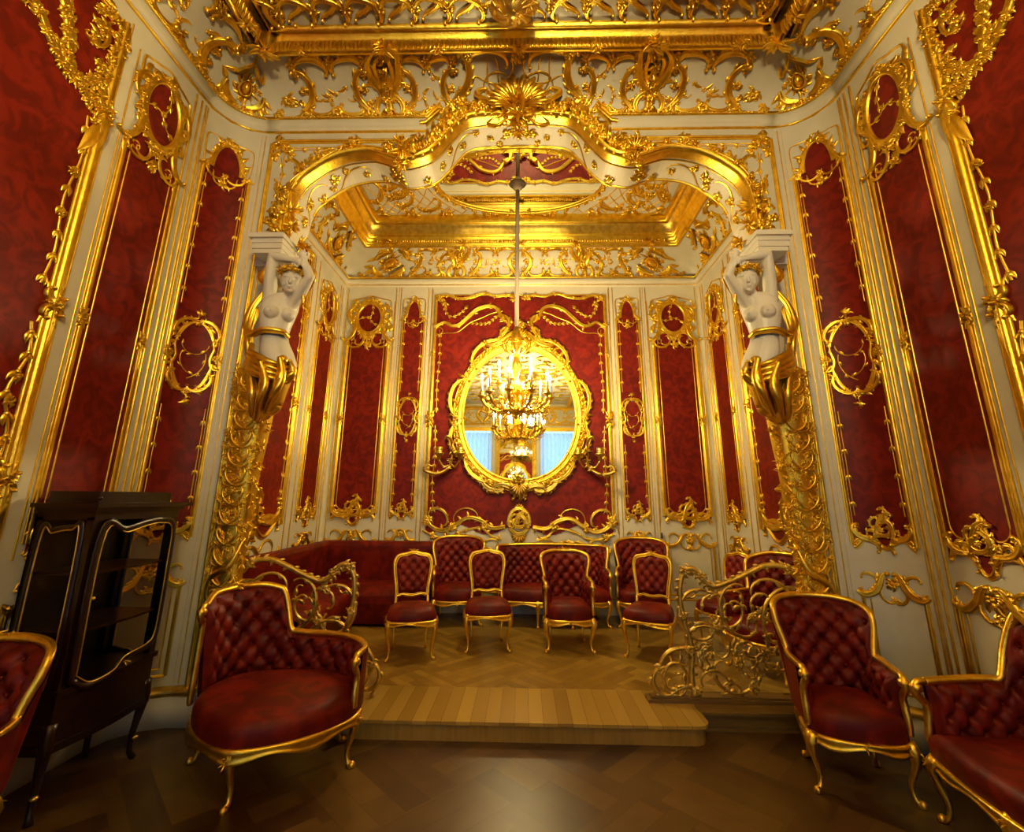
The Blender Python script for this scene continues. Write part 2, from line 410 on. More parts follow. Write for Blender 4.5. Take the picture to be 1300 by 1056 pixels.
for y in (4.0, YB):
    c = ACB if y == 4.0 else splay(ACB); top = 5.95
    t = LIN(0, 1, 3)
    g.grid(np.stack([c[:, None, 0] + 0 * t, np.full((len(c), 3), y), c[:, None, 1] * (1 - t) + top * t], -1))
    for sg in (-1, 1):
        xs = np.array([2.2 if y == 4.0 else 2.48, 2.56 if y == 4.0 else 2.9]) * sg; zz = np.array([0, 4.0 if y == 4.0 else 3.99, top])
        g.grid(np.stack([xs[:, None] + 0 * zz, np.full((2, 3), y), zz + 0 * xs[:, None]], -1))
full = np.vstack([[(-2.2, 0)], ACB, [(2.2, 0)]]); fb = splay(full)
yy = LIN(0, 1, 3); fu = full[:, None, :] * (1 - yy)[:, None] + fb[:, None, :] * yy[:, None]
g.grid(np.stack([fu[..., 0], 4.0 + (YB - 4.0) * yy + 0 * fu[..., 0], fu[..., 1]], -1))
WA = structure(g, 'wall_arch', PLASTER, smooth=False)
g = G(); g.grid([[(-2.9, DC, 0), (-2.9, DC, 5.2)], [(2.9, DC, 0), (2.9, DC, 5.2)]]); WB = structure(g, 'wall_back', PLASTER)
g = G(); g.tube([(2.04, DC - .03, 1.14), (2.04, DC - .03, 1.22)], .012, 8); g.tube([(2.04, DC - .03, 1.16), (2.04, DC, 1.16)], .008, 6); g.build('hinge', plain('dark_iron', (.05, .04, .03)), WB)
WS = {}
for sg, nm in ((-1, 'wall_alcove_left'), (1, 'wall_alcove_right')):
    g = G(); g.grid([[(sg * 2.89, YB, 0), (sg * 2.89, YB, 5.2)], [(sg * 2.89, DC, 0), (sg * 2.89, DC, 5.2)]]); WS[sg] = structure(g, nm, PLASTER)
g = G(); g.grid([[(-2.96, -6.7, 0), (-2.96, -6.7, 5.82)], [(2.96, -6.7, 0), (2.96, -6.7, 5.82)]]); WREAR = structure(g, 'wall_rear', PLASTER)
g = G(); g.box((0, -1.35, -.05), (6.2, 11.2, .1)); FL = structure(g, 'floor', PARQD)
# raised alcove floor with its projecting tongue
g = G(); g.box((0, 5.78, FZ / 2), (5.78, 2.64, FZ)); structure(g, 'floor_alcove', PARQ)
def rounded(x0, x1, y0, y1, r):
    pts = []
    for cx, cy, a0 in ((x1 - r, y0 + r, -90), (x1 - .001, y1 - .001, 0), (x0 + .001, y1 - .001, 90), (x0 + r, y0 + r, 180)):
        rr = r if cy < y1 - .01 else .001
        for a in LIN(a0, a0 + 90, 6): pts.append((cx + rr * cos(radians(a)), cy + rr * sin(radians(a))))
    return pts
g = G(); g.prism(rounded(-1.40, 1.40, 3.83, 4.46, .1), FZ - .022, FZ, 'z'); structure(g, 'trim_1', BOARDS)
g = G(); g.prism(rounded(-1.38, 1.38, 3.85, 4.46, .1), 0.0, FZ - .02, 'z'); structure(g, 'trim_2', OAK)
for k, sg in ((3, -1), (4, 1)):
    g = G(); g.box((sg * 1.8, 4.27, FZ / 2), (.82, .36, FZ + .002)); g.box((sg * 1.8, 4.09, FZ - .012), (.82, .06, .024)); g.box((sg * 1.8, 4.085, .012), (.82, .03, .024))
    structure(g, 'trim_%d' % k, OAKD)
# ceilings
CZ, AZ = 5.80, 5.97
g = G(); g.grid([[(-3, -6.7, CZ), (-3, 4.02, CZ)], [(3, -6.7, CZ), (3, 4.02, CZ)]]); CEIL = structure(g, 'ceiling', PLASTER)
g = G(); g.grid([[(-2.95, YB - .03, AZ), (-2.95, DC + .1, AZ)], [(2.95, YB - .03, AZ), (2.95, DC + .1, AZ)]]); CEILA = structure(g, 'ceiling_alcove', PLASTER)
# main cove + cornice, swept along the plan path
RX, RZ = .50, .31
cm = cove_map(path, ZC + .02, RX, RZ)
def sweep_cove(mp, S, nt=10):
    g = G(); s = np.unique(np.concatenate([S])); t = LIN(0, 1, nt); u = s[:, None] + 0 * t; v = 0 * s[:, None] + t
    P = mp(u.ravel(), v.ravel(), np.zeros(u.size)).reshape(len(s), nt, 3); g.grid(P); return g
SS = np.concatenate([LIN(-SEND, -SY0, 20), LIN(-SY0, -2.55, 10), LIN(-2.55, 2.55, 40), LIN(2.55, SY0, 10), LIN(SY0, SEND, 20)])
COVE = structure(sweep_cove(cm, SS), 'trim_5', PLASTER)
def cornice(pf, S, prof, closed=False):
    """prof: list of (offset, z)"""
    g = G(); p = np.array(prof, float); P = []
    for d, z in p:
        x, y = pf(S, np.full(len(S), d)); P.append(np.stack([x, y, np.full(len(S), z)], -1))
    g.grid(np.stack(P, 1)); return g
SK = np.concatenate([SS[(np.abs(SS) > .94)], [-.94, .94]]); SK.sort()
crown = [(0, 5.30), (.012, 5.30), (.02, 5.315), (.012, 5.33), (.03, 5.345), (.04, 5.37), (.045, 5.42), (.03, 5.44), (0, 5.44)]
for sel, nm in ((SK[SK < 0], 'trim_6'), (SK[SK > 0], 'trim_7')):
    structure(cornice(path, sel, crown), nm, PLASTER)
def gild(g, parent, name='gilded_moulding', mat=None, **k): return g.build(name, mat or GOLD, parent, **k)
for sel in (SK[SK < 0], SK[SK > 0]):
    gild(cornice(path, sel, [(0, 5.292), (.018, 5.294), (.024, 5.302), (.018, 5.311), (0, 5.312)]), COVE)
    gild(cornice(path, sel, [(.02, 5.432), (.05, 5.434), (.06, 5.447), (.05, 5.46), (.02, 5.465)]), COVE)
g = G(Mmain(1)); 
for a, b_ in ((1.0, 2.5), (2.6, 3.15), (3.2, 5.6)):
    for sg in (-1, 1): beads(g, (sg * a, 5.447), (sg * b_, 5.447), .035, .013, .05)
gild(g, COVE)
# big gilded ceiling moulding of the main room (gadrooned)
def ring_mould(pf, S, prof, parent, mat=GOLD): return gild(cornice(pf, S, prof), parent, mat=mat)
ring_mould(path, SS, [(.47, 5.775), (.48, 5.74), (.50, 5.715), (.53, 5.715), (.545, 5.735), (.56, 5.70), (.585, 5.685), (.62, 5.69), (.66, 5.72), (.675, 5.76), (.69, 5.765), (.70, 5.75), (.72, 5.75), (.73, 5.80)], CEIL)
def gadroon(g, pf, s0, s1, d, z, step, r, ln):
    for s in np.arange(s0 + step / 2, s1, step):
        x0, y0 = pf(np.array([s]), np.array([d])); x1, y1 = pf(np.array([s]), np.array([d + ln]))
        g.tube([(x0[0], y0[0], z), ((x0[0] + x1[0]) / 2, (y0[0] + y1[0]) / 2, z - r * .5), (x1[0], y1[0], z + .02)], [r * .6, r, r * .7], 5, cap=False)
g = G(); gadroon(g, path, -2.5, 2.5, .575, 5.69, .042, .017, .075)
for sg in (-1, 1): gadroon(g, path, *(sorted((sg * (SY0 + .05), sg * (SY0 + 2)))), .575, 5.69, .042, .017, .075)
gild(g, CEIL, 'gadroon_band')

# alcove cove, cornice and ceiling moulding
SA = np.concatenate([LIN(-(2.89 + 2.75), -2.89, 8), LIN(-2.89, 2.89, 24), LIN(2.89, 2.89 + 2.75, 8)])
SA = np.array(sorted(set(np.round(SA, 6))))
ca = cove_map(pathA, 5.19, .42, .36)
COVA = structure(sweep_cove(ca, SA), 'trim_8', PLASTER)
structure(cornice(pathA, SA, [(0, 5.06), (.012, 5.06), (.015, 5.09), (.03, 5.10), (.045, 5.125), (.05, 5.17), (.03, 5.19), (0, 5.19)]), 'trim_9', PLASTER)
for pr in ([(0, 5.075), (.016, 5.077), (.022, 5.086), (.014, 5.095), (0, 5.095)], [(.02, 5.18), (.055, 5.182), (.065, 5.197), (.055, 5.212), (.02, 5.215)]):
    gild(cornice(pathA, SA, pr), COVA)
ring_mould(pathA, SA, [(.40, 5.56), (.41, 5.535), (.44, 5.53), (.455, 5.56), (.455, 5.59), (.47, 5.60), (.49, 5.62), (.50, 5.66), (.51, 5.69), (.525, 5.69), (.53, 5.71)], CEILA)
ring_mould(pathA, SA, [(.53, 5.71), (.545, 5.77), (.58, 5.83), (.60, 5.845)], CEILA, GOLD_D)
ring_mould(pathA, SA, [(.60, 5.845), (.61, 5.83), (.64, 5.83), (.655, 5.86), (.66, 5.90), (.66, 5.97)], CEILA)
g = G(); gadroon(g, pathA, -2.75, 2.75, .47, 5.60, .045, .019, .03); gild(g, CEILA, 'gadroon_band')

# ------------------------------------------------------------------ wall panels
def clasp(g, x, z, r=.055, base=.012):
    for k in (-1, 1):
        scroll(g, (x - r * .6, z + k * r * .3), (x + r * .6, z + k * r * .9), 9 * k, 3 * k, 9 * k, r * .28, r * .5, base=base, n=12)
        leaf(g, x, z + k * r * .5, pi / 2 * k + .3, r * 1.5, r * .4, .5, base=base); leaf(g, x, z + k * r * .5, pi / 2 * k - .3, r * 1.5, r * .4, -.5, base=base)
    cluster(g, x, z, r * 1.0, 5, h=r * .7, base=base)
def jagged_ring(g, cx, cy, rx, ry, w, n, lw, out=1.0, h=None):
    g.stroke(ring(cx, cy, rx, ry, 36), w, h or w, 'ridge', .005, closed=True)
    for i in range(n):
        a = 2 * pi * (i + random.random() * .5) / n; x, y = cx + (rx + w * .5) * cos(a), cy + (ry + w * .5) * sin(a)
        leaf(g, x, y, a + random.choice((-1, 1)) * random.uniform(.5, 1.1), lw * out * random.uniform(.7, 1.3), lw * .28, random.uniform(-1, 1), h=lw * .3, base=.01)
def corner_scrolls(g, uc, hw, z0, rise, w, up):
    """pair of S scrolls from the side mouldings to the middle, with a flaming cartouche"""
    for k in (-1, 1):
        scroll(g, (uc + k * hw * .98, z0 + rise), (uc + k * hw * .30, z0 + rise * .25), -14 * k * up, -2.5 * k * up, 16 * k * up, w, w * 1.1, leaves=4, side=-k * up, base=.01)
        scroll(g, (uc + k * hw * .9, z0 + rise * .2), (uc + k * hw * .2, z0 - rise * .22), 10 * k * up, 1.8 * k * up, 12 * k * up, w * .7, w * .8, leaves=2, side=k * up, base=.01)
        cluster(g, uc + k * hw * .95, z0 + rise, w * 2.2, 5, base=.01)
def flame_cartouche(g, uc, z, w, h, up=1, lean=1):
    scroll(g, (uc - lean * w * .28, z - up * h * .25), (uc + lean * w * .2, z + up * h * .4), 16 * lean * up, -1.2 * lean * up, -14 * lean * up, w * .10, w * .14, leaves=4, side=lean, base=.02)
    scroll(g, (uc + lean * w * .34, z - up * h * .2), (uc + lean * w * .02, z + up * h * .22), -14 * lean * up, 3 * lean * up, 16 * lean * up, w * .10, w * .13, leaves=3, side=-lean, base=.02)
    scroll(g, (uc - w * .3, z - up * h * .02), (uc + w * .3, z - up * h * .06), 14, 3.4 * up, 14, w * .09, w * .12, leaves=4, side=-up, base=.02)
    scroll(g, (uc - lean * w * .10, z + up * h * .10), (uc + lean * w * .10, z + up * h * .55), -6 * lean * up, 3.4 * lean * up, 14 * lean * up, w * .07, w * .10, leaves=5, side=-lean, base=.02)
    scroll(g, (uc + lean * w * .22, z + up * h * .02), (uc - lean * w * .02, z + up * h * .36), 10 * lean * up, 3.0 * lean * up, 8 * lean * up, w * .06, w * .09, leaves=4, side=lean, base=.02)
    scroll(g, (uc - lean * w * .38, z + up * h * .05), (uc - lean * w * .14, z + up * h * .28), -10 * lean * up, -3.0 * lean * up, -12 * lean * up, w * .06, w * .09, leaves=4, side=lean, base=.02)
    for k in (-1, 1):
        scroll(g, (uc + k * w * .55, z - up * h * .10), (uc + k * w * .22, z - up * h * .22), 12 * k * up, 3 * k * up, 12 * k * up, w * .07, w * .09, leaves=4, side=-k * up, base=.02)
        cluster(g, uc + k * w * .3, z - up * h * .02, w * .16, 7, h=w * .08, base=.02)
    flower(g, uc - lean * w * .05, z - up * h * .05, w * .14, 6, base=.03); flower(g, uc + lean * w * .02, z + up * h * .52, w * .07, 5, base=.02)

def panel_A(M, uc, hw, zb, zo, rx, ry, label, group, loc, cat='wall panel', dens=1.0, claspz=2.85, dirn=1):
    T = thing('damask_panel', label, cat, loc, group=group)
    zs = zo - ry * 1.45                   # top of the side mouldings
    g = G(M); cols = []
    for u in LIN(-hw, hw, 25):
        q = abs(u) / hw; lo = zb + .10 * cos(pi * q * 1.6) * -1 * (1 if q < .9 else .5) + .03
        inside = abs(u) < rx * .98
        cols.append((uc + u, lo, zo + ry * sqrt(1 - (u / rx) ** 2) if inside else zs + .02))
    fabric(g, cols); g.build('silk_damask', DAMASK, T)
    w = min(.035, hw * .1)
    g = G(M)
    for k in (-1, 1):
        g.stroke(poly([(uc + k * hw, zb + .09), (uc + k * hw, zs)]), w, w * .9, 'mould')
        g.stroke(poly([(uc + k * (hw + w * 2), zb - .0), (uc + k * (hw + w * 2), zo + ry * 1.1)]), w * .22, w * .3, 'round')
        clasp(g, uc + k * hw, claspz, w * 1.7)
        leaf(g, uc + k * hw, zs - .02, -pi / 2, w * 4, w * 1.0, .2, base=.01)
    bc = np.array([(c[0], c[1]) for c in cols]); g.stroke(bc, w * .75, w * .9, 'mould')
    g.build('gilded_frame', GOLD, T)
    g = G(M); ins = hw * .80
    g.stroke(poly([(uc - ins, zs - .03), (uc - ins, zb + .24)]), .0055, .006, 'round', .012); g.stroke(poly([(uc + ins, zs - .03), (uc + ins, zb + .24)]), .0055, .006, 'round', .012)
    for k in (-1, 1):
        g.stroke(ring(uc + k * (ins - .035), zs - .0, .035, .035, 12, closed_ := 0), .006, .006, 'round', .012)
        scroll(g, (uc + k * ins, zb + .24), (uc + k * ins * .45, zb + .16), 0, -3 * k, -14 * k, .006, .006, base=.012)
    g.build('inner_fillet', GOLD, T)
    # crowning oval
    g = G(M)
    jagged_ring(g, uc, zo, rx, ry, hw * .13, int(34 * dens), hw * .30)
    for k in (-1, 1):
        scroll(g, (uc + k * hw * 1.02, zs + .02), (uc + k * rx * 1.02, zo - ry * .25), -12 * k, -1.5 * k, 3 * k, hw * .10, hw * .12, leaves=4, side=-k, base=.01)
        scroll(g, (uc + k * hw * .95, zo - ry * .1), (uc + k * hw * .72, zo + ry * .75), 9 * k, 2.5 * k, 12 * k, hw * .07, hw * .09, leaves=5, side=-k, base=.01)
        scroll(g, (uc + k * hw * .92, zs - .06), (uc + k * hw * .2, zo - ry * 1.28), -10 * k, -3.4 * k, -8 * k, hw * .055, hw * .07, leaves=3, side=k, base=.02)
        scroll(g, (uc + k * hw * .28, zo - ry * 1.2), (uc + k * hw * .6, zo - ry * 1.62), 8 * k, 4 * k, 10 * k, hw * .04, hw * .06, leaves=2, side=k, base=.02)
        for _ in range(int(9 * dens)): leaf(g, uc + k * hw * random.uniform(.7, 1.05), zo + ry * random.uniform(-1.0, .8), pi / 2 + k * random.uniform(-.9, .2), hw * .42, hw * .08, k, base=.01)
    for a_ in LIN(0, 2 * pi, 15)[:-1]: cluster(g, uc + rx * 1.12 * cos(a_), zo + ry * 1.10 * sin(a_), hw * .17, 7, h=.03, base=.012)
    cluster(g, uc, zo - ry * 1.65, hw * .33, 8, h=.03, base=.01); cluster(g, uc, zo - ry * 1.25, hw * .2, 6, h=.03, base=.01)
    cluster(g, uc + dirn * hw * .1, zo + ry * 1.05, hw * .34, 9, a=pi / 2, h=.03, base=.01)
    tp = smooth([(uc - hw * .98, zo + ry * .3), (uc - hw * 1.0, zo + ry * 1.05), (uc - hw * .72, zo + ry * 1.22), (uc - hw * .4, zo + ry * 1.32), (uc, zo + ry * 1.45), (uc + hw * .4, zo + ry * 1.32), (uc + hw * .72, zo + ry * 1.22), (uc + hw * 1.0, zo + ry * 1.05), (uc + hw * .98, zo + ry * .3)], 40)
    g.stroke(tp, .009, .014, 'round')
    g.build('crowning_oval', GOLD, T)
    g = G(M)
    for A, B, k in (((uc + dirn * rx * .1, zo + ry * .9), (uc - dirn * rx * .1, zo - ry * .05), 1), ((uc, zo), (uc + dirn * rx * .8, zo - ry * .45), -1), ((uc - dirn * rx * .8, zo - ry * .1), (uc, zo), 1)):
        P = fitAB(clo(1, 1.6 * k, 1.2 * k, 1.6 * k, 12), A, B, 0, 1); vine(g, P, .006, ry * .33, ry * .18, True, base=.014)
    g.build('vine_tendrils', GOLD, T)
    g = G(M); corner_scrolls(g, uc, hw * .96, zb + .02, .13, hw * .09, 1); flame_cartouche(g, uc, zb + .14, hw * .85, hw * 1.15, 1, dirn)
    g.build('base_cartouche', GOLD, T)
    return T

def panel_B(M, uc, hw, zb, zt, zm, mry, label, group, loc, dirn=1, cat='wall panel'):
    T = thing('damask_panel', label, cat, loc, group=group)
    g = G(M); cols = []; zs = zt - .30
    for u in LIN(-hw, hw, 21):
        q = abs(u) / hw; lo = zb + .05 * (1 - cos(pi * q * 2)) * .8
        cols.append((uc + u, lo, zs + .30 * sqrt(1 - (q / .62) ** 2) if q < .6 else zs))
    fabric(g, cols); g.build('silk_damask', DAMASK, T)
    w = min(.026, hw * .12); g = G(M)
    for k in (-1, 1):
        g.stroke(poly([(uc + k * hw, zb + .02), (uc + k * hw, zs)]), w, w, 'mould')
        clasp(g, uc + k * hw, zm, w * 1.4)
    g.stroke(np.array([(c[0], c[1]) for c in cols]), w * .8, w * .9, 'mould')
    g.stroke(np.array([(uc + hw * .62 * cos(a), zs + .30 * sin(a)) for a in LIN(0, pi, 20)]), w * .8, w, 'ridge', .005)
    tp = smooth([(uc - hw * 1.0, zs), (uc - hw * 1.05, zt - .02), (uc - hw * .75, zt + .04), (uc - hw * .3, zt + .05), (uc, zt + .09), (uc + hw * .3, zt + .05), (uc + hw * .75, zt + .04), (uc + hw * 1.05, zt - .02), (uc + hw * 1.0, zs)], 36)
    g.stroke(tp, .009, .014, 'round'); g.build('gilded_frame', GOLD, T)
    g = G(M)
    for k in (-1, 1):
        x = uc + k * hw * .80
        vine(g, poly([(x, zs - .1), (x, zm + mry * 1.12)]), .0045, .21, .05, True, base=.012)
        g.build('vine_fillet', GOLD, T); g = G(M)
        vine(g, poly([(x, zm - mry * 1.12), (x, zb + .24)]), .0045, .21, .05, True, base=.012)
        g.build('vine_fillet', GOLD, T); g = G(M)
    g = G(M)
    for k in (-1, 1):
        scroll(g, (uc + k * hw * .98, zs - .02), (uc + k * hw * .5, zt - .08), -8 * k, -1.2 * k, 10 * k, hw * .10, .02, leaves=3, side=-k, base=.01)
        scroll(g, (uc + k * hw * .85, zs - .01), (uc + k * hw * .12, zs - .07), -9 * k, -3.2 * k, -9 * k, hw * .05, .015, leaves=4, side=k, base=.015)
        scroll(g, (uc + k * hw * .5, zs - .06), (uc + k * hw * .12, zs - .15), 7 * k, -3 * k, -12 * k, hw * .04, .012, leaves=2, side=k, base=.015)
    cluster(g, uc, zs - .13, hw * .38, 8, h=.02, base=.01); cluster(g, uc + dirn * hw * .2, zt + .0, hw * .38, 8, a=pi / 2, h=.025, base=.01); flower(g, uc, zs - .05, hw * .18, 6, base=.02)
    for a_ in LIN(-.1, pi + .1, 15): leaf(g, uc + hw * .70 * cos(a_), zs + .32 * sin(a_), a_ + random.choice((-1, 1)) * random.uniform(.2, 1.0), hw * .42, hw * .09, random.uniform(-1, 1), h=.02, base=.008)
    for a_ in (.5, 1.2, 2.0, 2.7): cluster(g, uc + hw * .72 * cos(a_), zs + .33 * sin(a_), hw * .2, 7, h=.025, base=.01)
    for k in (-1, 1): cluster(g, uc + k * hw * .9, zs - .01, hw * .26, 8, h=.025, base=.01)
    g.build('top_festoon', GOLD, T)
    g = G(M); rx = hw * .78
    # broken ring medallion of C scrolls
    for a0, a1, sg in ((.35, 1.45, 1), (1.75, 2.8, 1), (3.3, 4.4, -1), (4.95, 6.1, -1)):
        a = LIN(a0, a1, 12); P = np.stack([uc + rx * np.cos(a), zm + mry * .78 * np.sin(a)], -1)
        g.stroke(P, hw * .09 * (.4 + .6 * np.sin(LIN(0, pi, 12))), .02, 'ridge', .012)
        for q in (0, 4, 7, 11): leaf(g, *P[q], a[q] + random.choice((-.8, .8)), hw * .34, hw * .07, random.uniform(-1.5, 1.5), h=.015, base=.014)
    for k in (-1, 1):
        scroll(g, (uc + k * hw * .85, zm + mry * .45), (uc + k * hw * .1, zm + mry * .82), 12 * k, 2.5 * k, 10 * k, hw * .08, .022, leaves=4, side=-k, base=.014)
        scroll(g, (uc + k * hw * .8, zm - mry * .42), (uc + k * hw * .12, zm - mry * .75), -12 * k, -2.5 * k, -10 * k, hw * .08, .022, leaves=4, side=k, base=.014)
        scroll(g, (uc + k * hw * .75, zm + mry * .2), (uc + k * hw * .85, zm - mry * .25), -14 * k, 2 * k, 14 * k, hw * .06, .02, leaves=2, side=k, base=.014)
    cluster(g, uc, zm + mry * .95, hw * .34, 8, a=pi / 2, h=.02, base=.014); cluster(g, uc, zm - mry * .95, hw * .3, 8, a=-pi / 2, h=.02, base=.014)
    for a_ in LIN(0, 2 * pi, 13)[:-1]: cluster(g, uc + hw * .84 * cos(a_), zm + mry * .80 * sin(a_), hw * .22, 7, h=.02, base=.012)
    for A, B, k in (((uc - rx * .7, zm + mry * .3), (uc + rx * .6, zm + mry * .25), 2.8), ((uc - rx * .5, zm - mry * .4), (uc + rx * .5, zm + mry * .1), 2.2), ((uc - rx * .6, zm + mry * .1), (uc + rx * .1, zm - mry * .5), 1.4)):
        vine(g, fitAB(clo(1, k, k, k, 14), A, B, 0, 1), .0042, .12, .045, base=.014)
    g.build('medallion', GOLD, T)
    g = G(M); corner_scrolls(g, uc, hw * .95, zb + .03, .12, hw * .12, 1); flame_cartouche(g, uc, zb + .15, hw * .9, hw * 1.3, 1, dirn)
    g.build('base_cartouche', GOLD, T)
    return T

def dado(g, uc, hw, z0, z1, dirn=1, fancy=1.0):
    """gilded dado panel: double fillet with rocaille top"""
    for k in (-1, 1):
        g.stroke(poly([(uc + k * hw, z1 - .16), (uc + k * hw, z0)]), .018, .022, 'mould')
        g.stroke(poly([(uc + k * (hw - .05), z1 - .2), (uc + k * (hw - .05), z0 + .05)]), .006, .01, 'round')
        scroll(g, (uc + k * hw, z1 - .17), (uc + k * hw * .30, z1 - .04), -7 * k, -2.6 * k, 13 * k, .027, .032, leaves=6, side=-k, base=.004)
        scroll(g, (uc + k * hw * .85, z1 - .02), (uc + k * hw * .45, z1 - .12), 10 * k, 3 * k, 12 * k, .014, .02, leaves=3, side=k, base=.004)
        scroll(g, (uc + k * hw * .4, z1 - .1), (uc + k * hw * .1, z1 - .22), 10 * k, -3 * k, -10 * k, .012, .02, leaves=3, side=-k, base=.004)
        cluster(g, uc + k * hw, z1 - .15, .05, 6)
    g.stroke(poly([(uc - hw, z0), (uc + hw, z0)]), .013, .018, 'mould'); g.stroke(poly([(uc - hw + .05, z0 + .05), (uc + hw - .05, z0 + .05)]), .006, .01, 'round')
    cluster(g, uc, z1 - .08, min(.12, hw * .4) * fancy, 10, h=.03); cluster(g, uc, z1 - .2, min(.07, hw * .25), 6)

ML, MR = Mmain(-1), Mmain(1)
SIDE = ((-1, 'left', ML), (1, 'right', MR))
for sg, nm, M in SIDE:
    P2y = 3.17
    x = sg * 2.93
    panel_A(M, sY(P2y), .255, 1.30, 4.74, .19, .30, 'tall oval-topped red damask panel on the %s side wall beside the rounded corner' % nm, 'tall panels with a crowning oval', (x, P2y, 1.3), dirn=sg)
    panel_B(M, 2.885, .21, 1.33, 5.02, 2.86, .40, 'narrow red damask panel with round gilded medallion on the %s rounded room corner' % nm, 'narrow medallion panels', (sg * 2.84, 3.88, 1.3), dirn=sg)
    # the big side panel
    T = thing('damask_panel', 'widest red damask panel, cut by the %s frame edge, gilded branch across its top' % nm, 'wall panel', (sg * 2.93, 1.2, 1.3), group='broad side wall panels')
    g = G(M); a, b_ = sY(2.70), sY(-1.2); fabric(g, [(u, 1.30, 5.12) for u in LIN(a, b_, 12)]); g.build('silk_damask', DAMASK, T)
    g = G(M); g.stroke(poly([(a, 5.12), (a, 1.3), (b_, 1.3), (b_, 5.12)], closed=True), .045, .05, 'mould')
    clasp(g, a, 2.85, .08); clasp(g, a, 4.32, .08); clasp(g, a, 1.75, .07)
    for k in range(2): leaf(g, a, 4.3 - k * .1, -pi / 2 + .2 * (k * 2 - 1), .3, .05, .3, base=.02)
    g.build('gilded_frame', GOLD, T)
    g = G(M)
    # garland down the inner edge
    P = smooth([(a + .09, 4.2), (a + .06, 3.9), (a + .10, 3.55), (a + .07, 3.2), (a + .10, 2.95)], 30); vine(g, P, .008, .16, .07, True, base=.014)
    P = smooth([(a + .09, 2.7), (a + .06, 2.5), (a + .12, 2.25), (a + .06, 2.0), (a + .10, 1.5)], 30); vine(g, P, .010, .13, .08, True, base=.014)
    for z in (3.75, 3.45, 2.35, 2.2, 1.95): cluster(g, a + .09, z, .045, 5, base=.014)
    g.build('flower_garland', GOLD, T)
    g = G(M)
    U = lambda Y: sY(Y)
    for pts, w in (([(U(2.70), 4.62), (U(2.62), 4.50), (U(2.5), 4.40), (U(2.38), 4.38), (U(2.27), 4.47), (U(2.15), 4.60), (U(2.0), 4.62), (U(1.8), 4.5)], .024), ([(U(2.66), 4.34), (U(2.58), 4.30), (U(2.52), 4.36), (U(2.55), 4.46)], .014),
                   ([(U(2.42), 4.36), (U(2.36), 4.62), (U(2.28), 4.80), (U(2.20), 4.9), (U(2.15), 5.05)], .03), ([(U(2.72), 4.62), (U(2.66), 4.80), (U(2.72), 4.98), (U(2.6), 5.08), (U(2.5), 5.0)], .02)):
        P = smooth(pts, 26); s = LIN(0, 1, 26); g.stroke(P, w * (.5 + .5 * np.sin(pi * s)), .03, 'ridge', .014)
        for i in range(1, 26, 2): cluster(g, *P[i], w * 2.6, 7, h=.03, base=.014)
        Q = P + np.stack([.05 * np.sin(LIN(0, 12, 26)), .05 * np.cos(LIN(0, 12, 26))], -1); vine(g, Q, w * .35, .08, .06, True, base=.014)
    for Y, z, r in ((2.68, 4.42, .1), (2.62, 4.36, .07), (2.41, 4.37, .07), (2.1, 4.6, .09), (2.56, 4.9, .1), (2.52, 4.78, .08), (2.60, 4.62, .07), (2.70, 4.95, .08), (2.0, 4.7, .09), (2.68, 4.2, .06)): cluster(g, U(Y), z, r, 9, base=.014, h=.03)
    scroll(g, (U(2.62), 4.55), (U(2.66), 4.28), 16, 3, -10, .016, .025, leaves=4, base=.014); scroll(g, (U(2.5), 4.72), (U(2.58), 4.95), -12, -3, 14, .014, .025, leaves=4, base=.014)
    g.build('corner_branch', GOLD, T)
    g = G(M); corner_scrolls(g, sY(1.9), .6, 1.33, .2, .035, 1); flame_cartouche(g, sY(1.9), 1.6, .4, .6); g.build('base_cartouche', GOLD, T)
    # stiles and dado of the side wall
    W = WL if sg < 0 else WR
    g = G(M)
    for Y in (2.765,): g.stroke(poly([(sY(Y), .3), (sY(Y), 5.2)]), .006, .008, 'round')
    for u in (sY(3.545), sY(3.475), sY(3.60)): g.stroke(poly([(u, .28), (u, 5.26)]), .009, .014, 'mould')
    for u in (2.585, 2.62, 3.15): g.stroke(poly([(u, .28), (u, 5.26)]), .008, .012, 'mould')
    gild(g, W)
    g = G(M); dado(g, sY(3.17), .27, .34, 1.18); dado(g, 2.885, .2, .34, 1.16); dado(g, sY(1.9), .75, .34, 1.12); gild(g, W, 'dado_ornament')
    g = G(); S = LIN(2.42, SEND, 60) if sg > 0 else LIN(-SEND, -2.42, 60)
    gb = cornice(path, S, [(.0, 0.0), (.045, 0), (.045, .17), (.03, .19), (.03, .2), (0, .22)]); o = gb.build('baseboard_' + nm, PLASTER, None, kind='structure')
    gild(cornice(path, S, [(.0, .20), (.04, .205), (.055, .225), (.045, .25), (.015, .265), (0, .27)]), o, mat=GOLD_D)

